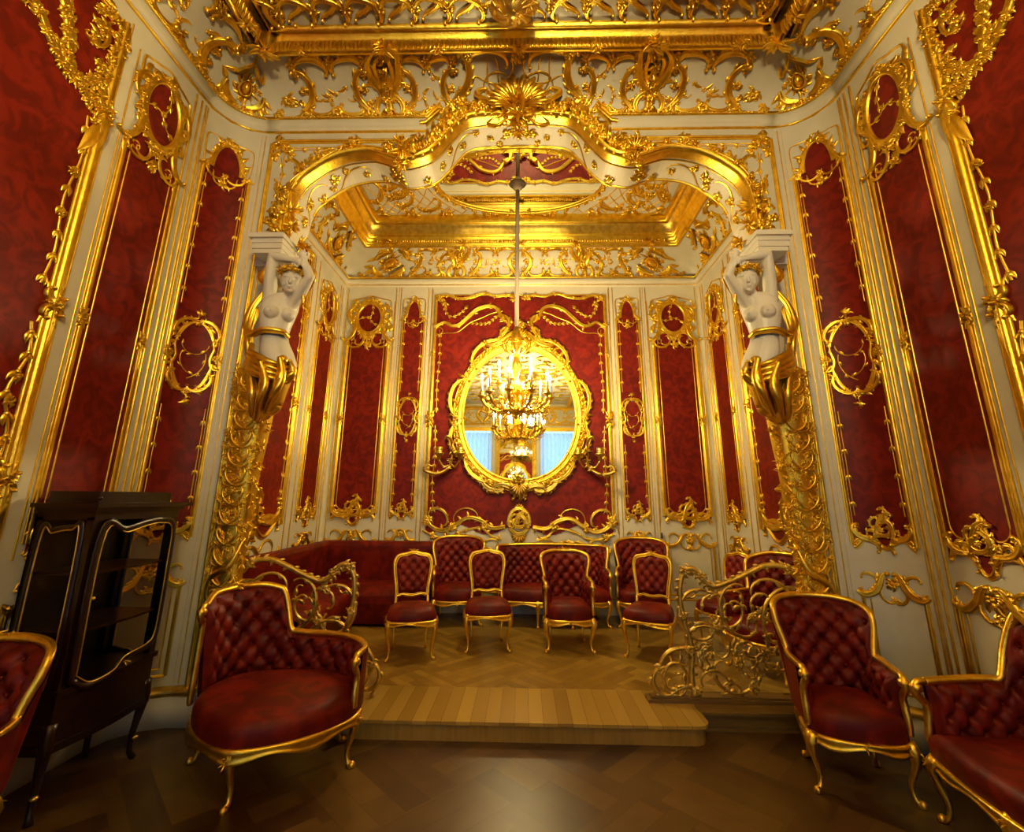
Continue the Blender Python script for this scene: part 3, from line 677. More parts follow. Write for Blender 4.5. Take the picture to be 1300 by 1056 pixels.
# alcove back wall
for sg, nm in ((-1, 'left'), (1, 'right')):
    mir = (lambda s_: (lambda u, v, h: Mback(s_ * u, v, h)))(sg)
    panel_B(mir, 1.725, .175, 1.38, 4.80, 2.88, .36, 'narrow medallion red damask panel on the alcove back wall, just %s of the mirror panel' % nm, 'narrow medallion panels', (sg * 1.725, DC, 1.3), dirn=sg)
    panel_A(mir, 2.44, .33, 1.36, 4.50, .215, .27, 'red damask panel with oval top in the %s corner of the alcove back wall' % nm, 'tall panels with a crowning oval', (sg * 2.44, DC, 1.3), dirn=sg)
    panel_A(Mside(sg), 6.53, .27, 1.36, 4.46, .18, .28, 'slim red damask panel on the %s alcove side wall beside its back corner' % nm, 'tall panels with a crowning oval', (sg * 2.88, 6.53, 1.3), dirn=sg)
    # broad alcove side panel
    MS = Mside(sg)
    T = thing('damask_panel', 'broad red damask panel on the %s alcove side wall behind the %s statue' % (nm, nm), 'wall panel', (sg * 2.88, 5.1, 1.3), group='broad alcove side panels')
    g = G(MS); fabric(g, [(u, 1.33 + .1 * cos((u - 5.15) * 9), 4.95) for u in LIN(4.45, 5.85, 16)]); g.build('silk_damask', DAMASK, T)
    g = G(MS); g.stroke(poly([(5.85, 1.35), (5.85, 4.95), (4.45, 4.95)]), .04, .045, 'mould'); g.stroke(np.array([(u, 1.33 + .1 * cos((u - 5.15) * 9)) for u in LIN(4.45, 5.85, 30)]), .03, .03, 'mould'); clasp(g, 5.85, 2.85, .07); clasp(g, 5.85, 4.1, .07)
    vine(g, poly([(5.76, 1.6), (5.76, 4.9)]), .006, .2, .07, True, base=.014)
    for z in (4.9, 4.7, 4.5): cluster(g, 5.78, z, .1, 8, base=.01, h=.03)
    scroll(g, (5.8, 4.45), (5.3, 4.8), 9, 2, -12, .03, .03, leaves=5, base=.01); scroll(g, (5.25, 4.75), (4.7, 4.9), -9, -2, 10, .03, .03, leaves=5, base=.01)
    g.build('gilded_frame', GOLD, T)
    g = G(MS); corner_scrolls(g, 5.15, .66, 1.36, .2, .04, 1); flame_cartouche(g, 5.15, 1.58, .42, .62, 1, sg); cluster(g, 5.15, 1.25, .16, 10, h=.04); g.build('base_cartouche', GOLD, T)
    g = G(MS)
    for u in (5.97, 6.12, 6.92, 7.0): g.stroke(poly([(u, .3), (u, 5.0)]), .008, .012, 'mould')
    dado(g, 5.15, .68, .4, 1.16, fancy=1.3); dado(g, 6.53, .26, .4, 1.22); gild(g, WS[sg])
    g = G(mir)
    for u in (1.44, 1.50, 1.95, 2.03, 2.83): g.stroke(poly([(u, .4), (u, 5.03)]), .006, .01, 'mould')
    g.stroke(poly([(1.99, .1), (1.99, 5.05)]), .004, .003, 'round')
    dado(g, 2.44, .33, .4, 1.22); dado(g, 1.725, .18, .4, 1.24); gild(g, WB)
    # skirting of the alcove
    g = G(); g.box((sg * 2.875, (YB + DC) / 2, .24), (.04, DC - YB, .22)); g.build('baseboard_alcove_' + nm, PLASTER, None, kind='structure')
g = G(); g.box((0, DC - .02, .24), (5.7, .04, .22)); g.build('baseboard_back', PLASTER, None, kind='structure')
g = G(lambda u, v, h: Mback(u, v, h + .04)); g.stroke(poly([(-2.84, .345), (2.84, .345)]), .016, .02, 'mould'); gild(g, WB, mat=GOLD_D)

# central panel behind the mirror
T = thing('damask_panel', 'wide red damask panel on the alcove back wall behind the oval mirror', 'wall panel', (0, DC, 1.2), group=None)
g = G(Mback); cols = []
def botc(u): q = abs(u); return 1.30 + .10 * cos(q * 5.2) if q > .25 else 1.30
fabric(g, [(u, 1.24 + .07 * cos(u * 7), 4.9) for u in LIN(-1.36, 1.36, 40)]); g.build('silk_damask', DAMASK, T)
g = G(Mback)
for k in (-1, 1):
    g.stroke(poly([(k * 1.37, 1.3), (k * 1.37, 4.9)]), .028, .032, 'mould'); g.stroke(poly([(k * 1.43, 1.2), (k * 1.43, 5.0)]), .006, .01, 'round')
    clasp(g, k * 1.37, 2.85, .075); clasp(g, k * 1.37, 3.9, .04); clasp(g, k * 1.37, 2.2, .04)
    vine(g, smooth([(k * 1.29, 4.3), (k * 1.27, 3.9), (k * 1.29, 3.4), (k * 1.28, 2.95)], 20), .006, .15, .06, True, base=.014)
    vine(g, smooth([(k * 1.29, 2.75), (k * 1.27, 2.3), (k * 1.29, 1.9), (k * 1.26, 1.5)], 20), .007, .13, .07, True, base=.014)
g.stroke([(-1.37, 4.9), (1.37, 4.9)], .014, .02, 'mould'); g.build('gilded_frame', GOLD, T)
g = G(Mback)
for k in (-1, 1):
    P = smooth([(k * x, z) for x, z in ((1.36, 4.86), (1.2, 4.9), (1.0, 4.84), (.8, 4.86), (.6, 4.93), (.4, 4.88), (.2, 4.9), (.02, 4.84))], 36); g.stroke(P, .028, .03, 'ridge')
    for i in range(1, 36, 4): cluster(g, *P[i], .055, 4, base=.01)
    P = smooth([(k * x, z) for x, z in ((1.36, 4.34), (1.22, 4.42), (1.1, 4.36), (.98, 4.38), (.85, 4.50), (.70, 4.64), (.52, 4.70), (.38, 4.66), (.31, 4.54), (.24, 4.44), (.12, 4.42))], 44)
    g.stroke(P, .036 * (.6 + .4 * np.sin(LIN(0, pi, 44))), .04, 'ridge', .014)
    for i in range(2, 44, 3): leaf(g, *P[i], random.uniform(0, 6.28), .09, .02, 1, base=.02)
    g.stroke(smooth([(k * x, z) for x, z in ((.28, 4.62), (.45, 4.58), (.62, 4.5), (.8, 4.42), (1.0, 4.26), (1.2, 4.24), (1.34, 4.2))], 30), .008, .01, 'round', .014)
    vine(g, smooth([(k * x, z) for x, z in ((.35, 4.56), (.5, 4.42), (.65, 4.40), (.8, 4.42))], 14), .005, .07, .06, True, base=.014)
    vine(g, smooth([(k * x, z) for x, z in ((1.25, 4.8), (1.2, 4.6), (1.1, 4.52), (.95, 4.6), (.85, 4.72))], 20), .006, .08, .06, True, base=.014)
    g.stroke(ring(k * 1.30, 4.28, .06, .06, 16), .007, .008, 'round', .014, closed=True)
    for x, z, r in ((1.3, 4.84, .1), (1.36, 4.38, .07), (.28, 4.5, .07), (.1, 4.86, .1), (1.22, 4.74, .08)): cluster(g, k * x, z, r, 9, h=.03, base=.014)
g.build('crown_ribbons', GOLD, T)
g = G(Mback)
for k in (-1, 1):
    P = smooth([(k * x, z) for x, z in ((1.37, 1.42), (1.28, 1.28), (1.1, 1.22), (.92, 1.30), (.74, 1.40), (.55, 1.36), (.4, 1.26), (.2, 1.28))], 40)
    g.stroke(P, .032, .04, 'ridge', .005)
    for i in range(1, 40, 3): leaf(g, *P[i], random.uniform(0, 6.28), .1, .022, 1, base=.015)
    P = smooth([(k * x, z) for x, z in ((1.37, 1.2), (1.15, 1.12), (.95, 1.14), (.8, 1.22), (.55, 1.26), (.4, 1.15), (.25, 1.1))], 40); g.stroke(P, .018, .025, 'ridge')
    for i in range(1, 40, 4): leaf(g, *P[i], random.uniform(0, 6.28), .08, .018, 1, base=.01)
    scroll(g, (k * 1.3, 1.5), (k * 1.05, 1.32), 12 * k, 3 * k, 14 * k, .022, .03, leaves=5, base=.012); scroll(g, (k * .95, 1.42), (k * .6, 1.42), 9 * k, 3 * k, 13 * k, .01, .02, base=.012)
    for x, z, r in ((1.34, 1.36, .12), (.98, 1.26, .09), (.5, 1.3, .1), (1.25, 1.14, .08)): cluster(g, k * x, z, r, 10, h=.035, base=.01)
g.stroke(ring(0, 1.36, .15, .18, 24), .03, .04, 'ridge', .01, closed=True)
flame_cartouche(g, 0, 1.36, .3, .3); shell(g, 0, 1.2, -pi / 2, .16, 7, h=.03); shell(g, 0, 1.5, pi / 2, .12, 7, h=.03)
g.build('base_cartouche', GOLD, T)
g = G(Mback)
for k in (-1, 1): dado(g, k * .75, .52, .4, 1.1)
gild(g, WB, 'dado_ornament')

# ------------------------------------------------------------------ cove and ceiling ornament
def scaled(mp, kv, sg=1): return lambda u, v, h: mp(sg * u, v / kv, h)
def cove_fill(g, a, b_, H, w, seed):
    w = w * 1.45
    """one bay between two centres: wavy frame of scrolls with leaves"""
    random.seed(seed); L = b_ - a; m = (a + b_) / 2
    for k in (-1, 1):
        scroll(g, (m + k * L * .47, H * .12), (m + k * L * .36, H * .72), 11 * k, -2.4 * k, -11 * k, w, w * 1.3, leaves=5, side=k)
        scroll(g, (m + k * L * .40, H * .86), (m + k * L * .04, H * .80), 9 * k, 1.6 * k, 12 * k, w * .8, w, leaves=4, side=-k)
        scroll(g, (m + k * L * .34, H * .16), (m + k * L * .05, H * .20), -12 * k, -2.4 * k, -10 * k, w * .8, w, leaves=4, side=k)
        scroll(g, (m + k * L * .22, H * .34), (m + k * L * .30, H * .60), 10 * k, 3 * k, -10 * k, w * .35, w * .5, leaves=2, side=k)
    cluster(g, m, H * .14, w * 3.0, 9, h=w * 1.4); cluster(g, m, H * .86, w * 2.6, 8, h=w * 1.4)
    for k in (-1, 1):
        for v, r in ((.14, 2.2), (.5, 2.0), (.86, 2.2), (.3, 1.6), (.7, 1.6)): cluster(g, m + k * L * (.45 if v != .5 else .40), H * v, w * r, 8, h=w * 1.2)
    for _ in range(5):
        x, y = m + random.uniform(-.2, .2) * L, H * random.uniform(.34, .66); flower(g, x, y, w * .9, 5, h=w * .5); leaf(g, x, y, random.uniform(0, 6.28), w * 3, w * .5, 1, h=w * .3)
def urn(g, u, H, w):
    w = w * 1.25
    for k in (-1, 1):
        scroll(g, (u + k * w * 4.2, H * .92), (u + k * w * 1.8, H * .45), -8 * k, -1.5 * k, 10 * k, w * 1.1, w * 1.6, leaves=5, side=k)
        scroll(g, (u + k * w * 3.6, H * .10), (u + k * w * 1.4, H * .40), 10 * k, 2.2 * k, 12 * k, w, w * 1.5, leaves=4, side=-k)
        scroll(g, (u + k * w * 1.0, H * .95), (u + k * w * 1.6, H * .62), 6 * k, -2 * k, -9 * k, w * .7, w * 1.2, leaves=3, side=k)
        for i in range(3): leaf(g, u + k * w * (1 + i), H * .55, pi / 2 - k * (.3 + .4 * i), w * 4.5, w * .8, -k, h=w)
    g.stroke([(u, H * .05), (u, H * .3), (u, H * .5), (u, H * .7)], w * np.array([1.6, 1.1, 1.9, .9]), w * 1.6, 'ridge')
    for v, r in ((.1, 2.6), (.3, 2.2), (.52, 3.0), (.74, 2.4), (.93, 3.2)): cluster(g, u, H * v, w * r, 9, h=w * 2, base=w * .5)
def trophy(g, u, H, w, k):
    w = w * 1.12
    """corner cartouche: scrolled frame with a drum, leaves and ribbons"""
    for a0, a1 in ((.2, 1.3), (1.7, 2.9), (3.4, 4.5), (4.9, 6.0)):
        a = LIN(a0, a1, 14); P = np.stack([u + w * 6.2 * np.cos(a), H * .5 + H * .40 * np.sin(a)], -1)
        g.stroke(P, w * 1.1 * (.3 + .7 * np.sin(LIN(0, pi, 14))), w * 1.6, 'ridge')
        for i in (1, 4, 7, 10, 13): leaf(g, *P[i], a[i] + random.uniform(-.9, .9), w * 3.4, w * .7, random.uniform(-1, 1), h=w)
    g.dome(u, H * .46, w * 2.0, w * 2.6, 0, w * 2.2); g.stroke(ring(u, H * .46, w * 2.1, w * 2.3, 20), w * .3, w * .8, 'round', w, closed=True)
    for i in range(14):
        a = i * .45 + .2; leaf(g, u + w * 2 * cos(a), H * .46 + w * 2 * sin(a), a + .5, w * random.uniform(2, 4), w * .45, random.uniform(-1.5, 1.5), h=w * .7)
    for i in range(5): flower(g, u + k * w * random.uniform(-5, 5), H * random.uniform(.2, .85), w * 1.1, 5, h=w * .6)
random.seed(11)
HM = .66; mm = scaled(cm, HM)
g = G(mm); W_ = .026
g.stroke(poly([(-.9, .02), (-.9, .02)]), .001, .001) if 0 else None
for sg in (-1, 1):
    gg = G(scaled(cm, HM, sg))
    urn(gg, 1.32, HM, W_); cove_fill(gg, .62, 1.18, HM, W_ * .8, 3); cove_fill(gg, 1.48, 2.25, HM, W_ * .95, 5)
    cluster(gg, 2.35, HM * .35, .12, 9, h=.04); trophy(gg, 2.87, HM, .037, 1)
    cove_fill(gg, 3.3, 4.05, HM, W_, 8); urn(gg, 4.2, HM, W_); cove_fill(gg, 4.35, 5.0, HM, W_, 9)
    for v in (.06,): gg.stroke(poly([(1.05, v), (2.3, v)]), .008, .012, 'round'); gg.stroke(poly([(3.25, v), (5.2, v)]), .008, .012, 'round')
    for u in (1.05, 1.58, 2.2, 2.5, 3.25, 3.5, 4.0): cluster(gg, u, .07, .05, 7, h=.03)
    for _ in range(26):
        u = random.uniform(2.45, 3.3); cluster(gg, u, HM * random.uniform(.05, .2), .045, 5, h=.03)
    gild(gg, COVE, 'cove_relief')
# centre cartouche
g = G(mm)
for k in (-1, 1):
    scroll(g, (k * .66, .20), (k * .50, .58), 10 * k, -2.2 * k, -9 * k, .04, .06, leaves=7, side=k)
    scroll(g, (k * .62, .24), (k * .25, .16), -10 * k, -2.6 * k, -9 * k, .035, .05, leaves=6, side=k)
    scroll(g, (k * .46, .60), (k * .12, .58), 8 * k, 1.4 * k, 12 * k, .022, .03, leaves=5, side=-k)
    for A, B, q in (((.05, .5), (.38, .42), 3), ((.3, .5), (.1, .3), -4), ((.0, .25), (.2, .5), 3), ((.34, .3), (.08, .42), 4)):
        scroll(g, (k * A[0], A[1]), (k * B[0], B[1]), 10 * k, q * k, -8 * k, .009, .014, leaves=2, side=k)
    for x, v, r in ((.66, .2, .09), (.5, .6, .08), (.3, .16, .09), (.8, .1, .08), (.95, .06, .07)): cluster(g, k * x, v, r, 9, h=.05)
cluster(g, 0, .60, .1, 9, h=.05); gild(g, COVE, 'central_cartouche')
# clasps that ride on the ceiling moulding
g = G()
def clump3(g, c, r, n=16, seed=0, flat=(1, 1, 1)):
    """free-standing knot of leaves"""
    rs = np.random.RandomState(seed)
    for i in range(n):
        d = rs.normal(size=3); d /= np.linalg.norm(d); e = rs.normal(size=3); e -= d * (e @ d); e /= np.linalg.norm(e)
        t = LIN(0, 1, 5)[:, None]; P = np.array(c) + r * (d * (.15 + .85 * t) + e * .45 * t * t) * np.array(flat)
        g.tube(P, r * np.array([.11, .20, .18, .11, .01]), 5, cap=False, flat=.45)
    g.ball(c, np.array(flat) * r * .20, 4, 6)
for s, r in ((0, .10), (-.8, .09), (.8, .09), (-1.35, .14), (1.35, .14), (-2.2, .1), (2.2, .1), (-2.62, .16), (2.62, .16), (-3.4, .1), (3.4, .1)):
    x, y = path(np.array([s]), np.array([.58])); clump3(g, (x[0], y[0], 5.69), r, 22, int(abs(s) * 10) + 1, (1, .7, .6))
gild(g, CEIL, 'moulding_clasp')
# flat ceiling: lattice and acanthus band seen beyond the moulding
g = G(Mceil(CZ))
for u in np.arange(-2.2, 2.21, .13):
    for k in (-1, 1):
        g.stroke([(u, 2.3), (u + k * .36, 2.66), (u + k * .62, 3.02)], .006, .008, 'round')
random.seed(4)
for u in np.arange(-2.1, 2.2, .3):
    k = 1 if u > 0 else -1
    scroll(g, (u, 3.2), (u + .26 * k, 3.08), 11 * k, 2.6 * k, 12 * k, .028, .04, leaves=6, side=-k); scroll(g, (u + .05 * k, 3.0), (u + .2 * k, 3.18), -11 * k, -2 * k, 9 * k, .022, .03, leaves=5, side=k)
    cluster(g, u, 3.14, .08, 8, h=.04); cluster(g, u + .14, 2.9, .07, 7, h=.04); cluster(g, u + .07, 2.7, .07, 7, h=.03)
for sg in (-1, 1):
    for y in np.arange(0.5, 3.1, .32):
        scroll(g, (sg * 2.17, y), (sg * 2.05, y + .25), 11 * sg, 2.6 * sg, 12 * sg, .028, .04, leaves=5, side=-sg); cluster(g, sg * 2.12, y + .1, .09, 8, h=.04)
gild(g, CEIL, 'ceiling_relief')
# alcove cove
random.seed(21); HA = .61
for sg in (-1, 1):
    gg = G(scaled(ca, HA, sg)); w = .023
    cove_fill(gg, .02, .85, HA, w * 1.1, 31); urn(gg, 1.07, HA, w * 1.1); cove_fill(gg, 1.25, 1.85, HA, w, 32)
    trophy(gg, 2.25, HA, .04, 1); trophy(gg, 3.55, HA, .04, 1); cove_fill(gg, 4.0, 4.6, HA, w, 33); urn(gg, 4.75, HA, w); cove_fill(gg, 4.9, 5.5, HA, w, 34)
    gg.stroke(poly([(.0, .04), (2.5, .04)]), .008, .012, 'round')
    for _ in range(20): cluster(gg, random.uniform(1.9, 2.75), HA * random.uniform(.03, .2), .05, 5, h=.03)
    for _ in range(12): cluster(gg, random.uniform(3.0, 4.0), HA * random.uniform(.05, .25), .05, 5, h=.03)
    gild(gg, COVA, 'cove_relief')
g = G()
for s, r in ((0, .1), (-1.07, .11), (1.07, .11), (-2.45, .15), (2.45, .15)):
    x, y = pathA(np.array([s]), np.array([.47])); clump3(g, (x[0], y[0], 5.58), r, 18, int(abs(s) * 10) + 3, (1, .7, .6))
gild(g, CEILA, 'moulding_clasp')
# alcove ceiling lattice with curved ribs, corner acanthus
g = G(Mceil(AZ))
for u in np.arange(-2.6, 2.61, .17):
    for k in (-1, 1):
        P = smooth([(u, 6.42), (u + k * .26, 6.12), (u + k * .42, 5.8), (u + k * .58, 5.3), (u + k * .7, 4.9)], 14)
        keep = ((P[:, 0] / 1.3) ** 2 + ((P[:, 1] - 5.72) / .78) ** 2 > 1) & (np.abs(P[:, 0]) < 2.2)
        run = []
        for p_, k_ in list(zip(P, keep)) + [(None, False)]:
            if k_: run.append(p_)
            else:
                if len(run) > 1: g.stroke(run, .009, .010, 'round')
                run = []
random.seed(9)
for sg in (-1, 1):
    for A, B in (((2.15, 6.35), (1.75, 6.38)), ((2.15, 6.1), (2.1, 5.6)), ((1.65, 6.38), (1.2, 6.38)), ((1.1, 6.40), (.7, 6.42)), ((.5, 6.42), (.12, 6.42)), ((1.5, 6.3), (1.2, 6.1)), ((2.1, 5.5), (2.0, 5.0)), ((1.8, 6.2), (1.6, 5.9)), ((1.9, 5.8), (1.7, 5.4)), ((1.98, 5.3), (1.9, 4.9)), ((1.7, 5.9), (1.85, 5.5)), ((1.75, 5.3), (1.5, 4.9)), ((1.9, 6.0), (1.6, 5.7))):
        scroll(g, (sg * A[0], A[1]), (sg * B[0], B[1]), 11 * sg, 2.4 * sg, 12 * sg, .03, .04, leaves=6, side=-sg); cluster(g, sg * A[0], A[1], .10, 9, h=.04)
    for _ in range(14): cluster(g, sg * random.uniform(1.6, 2.2), random.uniform(4.7, 6.4), .09, 8, h=.04)
gild(g, CEILA, 'ceiling_relief')
# oval ceiling mirror
T = thing('ceiling_mirror', 'oval mirror set into the alcove ceiling above the chandelier rod', 'mirror', (0, 5.72, AZ))
g = G(Mceil(AZ)); a = ring(0, 5.72, 1.16, .66, 64); P = np.concatenate([np.concatenate([a * 0 + (0, 5.72), np.full((64, 1), .006)], 1)[:, None], np.concatenate([a, np.full((64, 1), .006)], 1)[:, None]], 1)
g.grid(P, cu=True); g.build('mirror_glass', MIRROR, T)
g = G(Mceil(AZ)); g.stroke(ring(0, 5.72, 1.18, .68, 64), .035, .04, 'ridge', 0, closed=True)
for i in range(40):
    a = 2 * pi * i / 40; cluster(g, 1.20 * cos(a), 5.72 + .70 * sin(a), .055, 5, h=.04, base=.02)
g.build('gilded_frame', GOLD, T)
# boss of the main ceiling (from which the room chandelier hangs further back)
T = thing('ceiling_boss', 'dark gilt leafy boss hanging from the main ceiling at the top edge', 'ceiling ornament', (-.03, 2.93, CZ - .02))
g = G(); c = (-.03, 2.93, 5.42)
for i in range(16):
    a = 2 * pi * i / 16; t = LIN(0, 1, 9); R_ = .03 + .15 * np.sin(t * pi * .8) * (1 + .15 * (i % 2)); Z = 5.44 + .26 * t
    g.tube(np.stack([c[0] + R_ * np.cos(a + t * 1.2), c[1] + R_ * np.sin(a + t * 1.2), Z], -1), .028 * (.4 + np.sin(t * pi)), 6, cap=False, flat=.5)
clump3(g, (c[0], c[1], 5.47), .09, 24, 5); clump3(g, (c[0] + .12, c[1], 5.56), .10, 20, 6); clump3(g, (c[0] - .13, c[1], 5.55), .10, 20, 7)
g.lathe([(.02, 5.42), (.08, 5.46), (.12, 5.5), (.10, 5.6), (.16, 5.7), (.17, 5.8)], (c[0], c[1], 0), 16); g.build('acanthus_cup', BRASS, T)

# ------------------------------------------------------------------ arch: mouldings, crest, soffit
def arc_param(c):
    d = np.concatenate([[0], np.cumsum(np.linalg.norm(np.diff(c, axis=0), axis=1))]); mid = d[-1] / 2; return d - mid
ACL = arc_param(ACB)
tn = np.gradient(ACB, axis=0); tn /= np.linalg.norm(tn, axis=1)[:, None]; ACN = np.stack([-tn[:, 1], tn[:, 0]], -1)   # outward (up)
def Mfront(u, v, h):
    """u along the arch curve, v outward from its edge, h towards the room"""
    x = np.interp(u, ACL, ACB[:, 0]); z = np.interp(u, ACL, ACB[:, 1]); nx = np.interp(u, ACL, ACN[:, 0]); nz = np.interp(u, ACL, ACN[:, 1])
    return np.stack([x + nx * v, 4.0 - h, z + nz * v], -1)
def Msoff(u, v, h):
    x = np.interp(u, ACL, ACB[:, 0]); z = np.interp(u, ACL, ACB[:, 1]); nx = np.interp(u, ACL, ACN[:, 0]); nz = np.interp(u, ACL, ACN[:, 1])
    return np.stack([x - nx * h, 4.0 + v, z - nz * h], -1)
EL = ACL[-1] - .1
g = G(Mfront); U = LIN(-EL, EL, 150)
g.stroke(np.stack([U, U * 0 + .048], -1), .046, .12, 'mould'); g.stroke(np.stack([U, U * 0 + .0], -1), .014, .15, 'round')
gild(g, WA, 'arch_moulding')
g = G(Mfront); U2 = LIN(-EL + .3, EL - .3, 120); g.stroke(np.stack([U2, U2 * 0 + .15 + .02 * np.sin(U2 * 9)], -1), .012, .03, 'round')
random.seed(5)
for u in np.arange(-EL + .05, EL, .16):
    if abs(u) > .95 and abs(u) < EL - .5 and abs(abs(u) - 1.45) > .2:
        if random.random() < .45: cluster(g, u, .09, .05, 5, h=.05, base=.10)
    else: cluster(g, u, .07 + random.uniform(-.02, .04), .10, 9, h=.07, base=.08)
for k in (-1, 1):    # cornice line stepping up behind the middle lobe
    gg = G(Mmain(k)); gg.stroke([(1.0, 5.447), (.93, 5.452), (.80, 5.60)], .014, .08, 'mould'); gg.stroke([(1.0, 5.37), (.94, 5.38), (.78, 5.56)], .02, .06, 'fillet'); gild(gg, WA, 'stepped_cornice')
for k in (-1, 1):    # leafy mane of the middle lobe
    for q in np.arange(.12, 1.25, .10):
        leaf(g, k * q, .10, pi / 2 + k * random.uniform(-.9, .3), .17, .035, k, h=.05, base=.08); leaf(g, k * q, .02, -pi / 2, .06, .02, k, h=.03, base=.12)
        cluster(g, k * q, .11, .075, 7, h=.06, base=.09)
gild(g, WA, 'arch_leafwork')
g = G()
for k in (-1, 1):
    for (x, z, r, n, sd) in ((1.13, 4.97, .15, 30, 1), (1.13, 4.84, .10, 22, 2), (1.17, 5.10, .09, 16, 3), (2.17, 4.32, .13, 24, 4), (2.13, 4.15, .10, 20, 5), (2.2, 4.55, .10, 18, 6), (2.02, 3.95, .10, 18, 7), (1.72, 5.03, .07, 14, 8), (.74, 5.33, .09, 18, 9), (.5, 5.5, .09, 18, 10), (.28, 5.53, .10, 18, 11)):
        clump3(g, (k * x, 3.89, z), r, n, sd + (20 if k > 0 else 0), (1, .6, 1))
gild(g, WA, 'arch_bosses')
# great shell crest
g = G()
for i in range(21):
    a = pi * (i / 20) * 1.15 - pi * .075; L = .27 + .05 * (i % 2)
    t = LIN(0, 1, 6); P = np.stack([cos(a) * L * (.1 + .9 * t), 3.84 - .10 * np.sin(t * pi * .6) - .0 * t, 5.42 + sin(a) * L * (.1 + .9 * t)], -1)
    g.tube(P, L * np.array([.04, .06, .08, .10, .10, .04]), 6, flat=.7)
clump3(g, (0, 3.78, 5.44), .14, 30, 40); clump3(g, (0, 3.80, 5.30), .15, 34, 41); clump3(g, (0, 3.86, 5.19), .10, 24, 42); clump3(g, (-.14, 3.84, 5.36), .10, 20, 43); clump3(g, (.14, 3.84, 5.36), .10, 20, 44)
for k in (-1, 1):
    P = smooth([(k * .12, 3.8, 5.45), (k * .3, 3.82, 5.5), (k * .42, 3.85, 5.62), (k * .33, 3.86, 5.68), (k * .28, 3.85, 5.62)], 20); g.tube(P, .028 * np.sin(LIN(.4, 3, 20)), 7)
    P = smooth([(k * .1, 3.82, 5.3), (k * .2, 3.84, 5.22), (k * .3, 3.88, 5.28), (k * .24, 3.88, 5.36)], 16); g.tube(P, .022 * np.sin(LIN(.4, 3, 16)), 7)
gild(g, WA, 'shell_crest')
# spandrels
for sg in (-1, 1):
    g = G((lambda s_: (lambda u, v, h: np.stack([s_ * u, 4.0 - h, v], -1)))(sg)); random.seed(77)
    g.stroke([(.98, 5.19), (2.44, 5.19)], .024, .03, 'mould'); g.stroke([(1.05, 5.12), (2.36, 5.12), (2.37, 5.0), (2.36, 4.12)], .006, .01, 'round')
    g.stroke([(2.505, 5.16), (2.505, .25)], .022, .03, 'mould'); g.stroke([(2.455, 4.1), (2.455, .25)], .007, .012, 'round')
    vine(g, smooth([(2.40, 5.08), (2.0, 5.10), (1.6, 5.09), (1.1, 5.10)], 20), .005, .14, .06, True); vine(g, smooth([(2.40, 5.0), (2.36, 4.8), (2.39, 4.6), (2.36, 4.3)], 20), .006, .12, .06, True)
    for x, z, r in ((2.43, 5.16, .13), (2.35, 5.10, .09), (2.46, 5.02, .08), (1.66, 5.16, .12), (1.62, 5.06, .08), (1.02, 5.18, .13), (2.3, 5.02, .06), (1.95, 5.05, .08), (2.08, 4.98, .07), (2.33, 4.62, .09), (2.38, 4.45, .08), (2.42, 4.28, .08), (2.2, 4.86, .07), (2.36, 4.17, .08)): cluster(g, x, z, r, 9, h=.035)
    for A, B, k in (((2.02, 5.04), (2.12, 4.93), 3), ((2.4, 4.7), (2.3, 4.55), -3), ((2.42, 4.42), (2.32, 4.3), 3), ((2.3, 4.98), (2.2, 4.84), 2), ((1.72, 5.1), (1.6, 5.0), 3)):
        scroll(g, A, B, 10, k, 10, .02, .03, leaves=5)
    g.build('spandrel_ornament', GOLD, WA)
# soffit and its sprigs
g = G(Msoff); U = LIN(-EL + .45, EL - .45, 120)
g.stroke(np.stack([U, U * 0 + .035], -1), .008, .012, 'round'); g.stroke(np.stack([U, U * 0 + .335], -1), .012, .02, 'round')
for k in (-1, 1):
    for q, v, r in ((.2, .28, .05), (.45, .1, .05), (.8, .1, .06), (1.15, .25, .07), (1.62, .28, .06), (2.0, .1, .06), (2.35, .28, .07), (.3, .2, .05), (.62, .2, .06), (.95, .18, .06), (1.45, .2, .12), (1.45, .1, .1), (1.8, .2, .06), (2.15, .15, .09), (2.2, .25, .06), (2.5, .2, .08), (2.7, .22, .08), (.12, .15, .1)):
        cluster(g, k * q, v, r, 8, h=.03)
    for q in (.5, 1.8, 2.3):
        scroll(g, (k * q, .1), (k * (q + .3), .28), 9 * k, 2 * k, -9 * k, .009, .012, leaves=3, side=k)
gild(g, WA, 'soffit_sprigs')

# ------------------------------------------------------------------ caryatids
def remesh_obj(g, name, mat, parent, voxel, smooth_it=3):
    o = g.build(name + '_raw', mat, None); md = o.modifiers.new('r', 'REMESH'); md.mode = 'VOXEL'; md.voxel_size = voxel; md.use_smooth_shade = True
    if smooth_it: m2 = o.modifiers.new('s', 'SMOOTH'); m2.factor = .6; m2.iterations = smooth_it
    dg = bpy.context.evaluated_depsgraph_get(); me = bpy.data.meshes.new_from_object(o.evaluated_get(dg)); me.name = name
    me.transform(Matrix.Translation([-c for c in parent_loc(parent)])); me.polygons.foreach_set('use_smooth', [True] * len(me.polygons))
    me.materials.clear(); me.materials.append(mat); bpy.data.objects.remove(o)
    n = bpy.data.objects.new(name, me); COL.objects.link(n); n.parent = parent; return n
from mathutils import Matrix, Vector
def limb(g, a, b_, ra, rb, bulge=0, n=10):
    a = np.array(a, float); b_ = np.array(b_, float); t = LIN(0, 1, n); r = ra + (rb - ra) * t + bulge * np.sin(pi * t) ** 1.5
    g.tube(a + (b_ - a) * t[:, None], r, 12); g.ball(a, ra, 8, 12); g.ball(b_, rb, 8, 12)
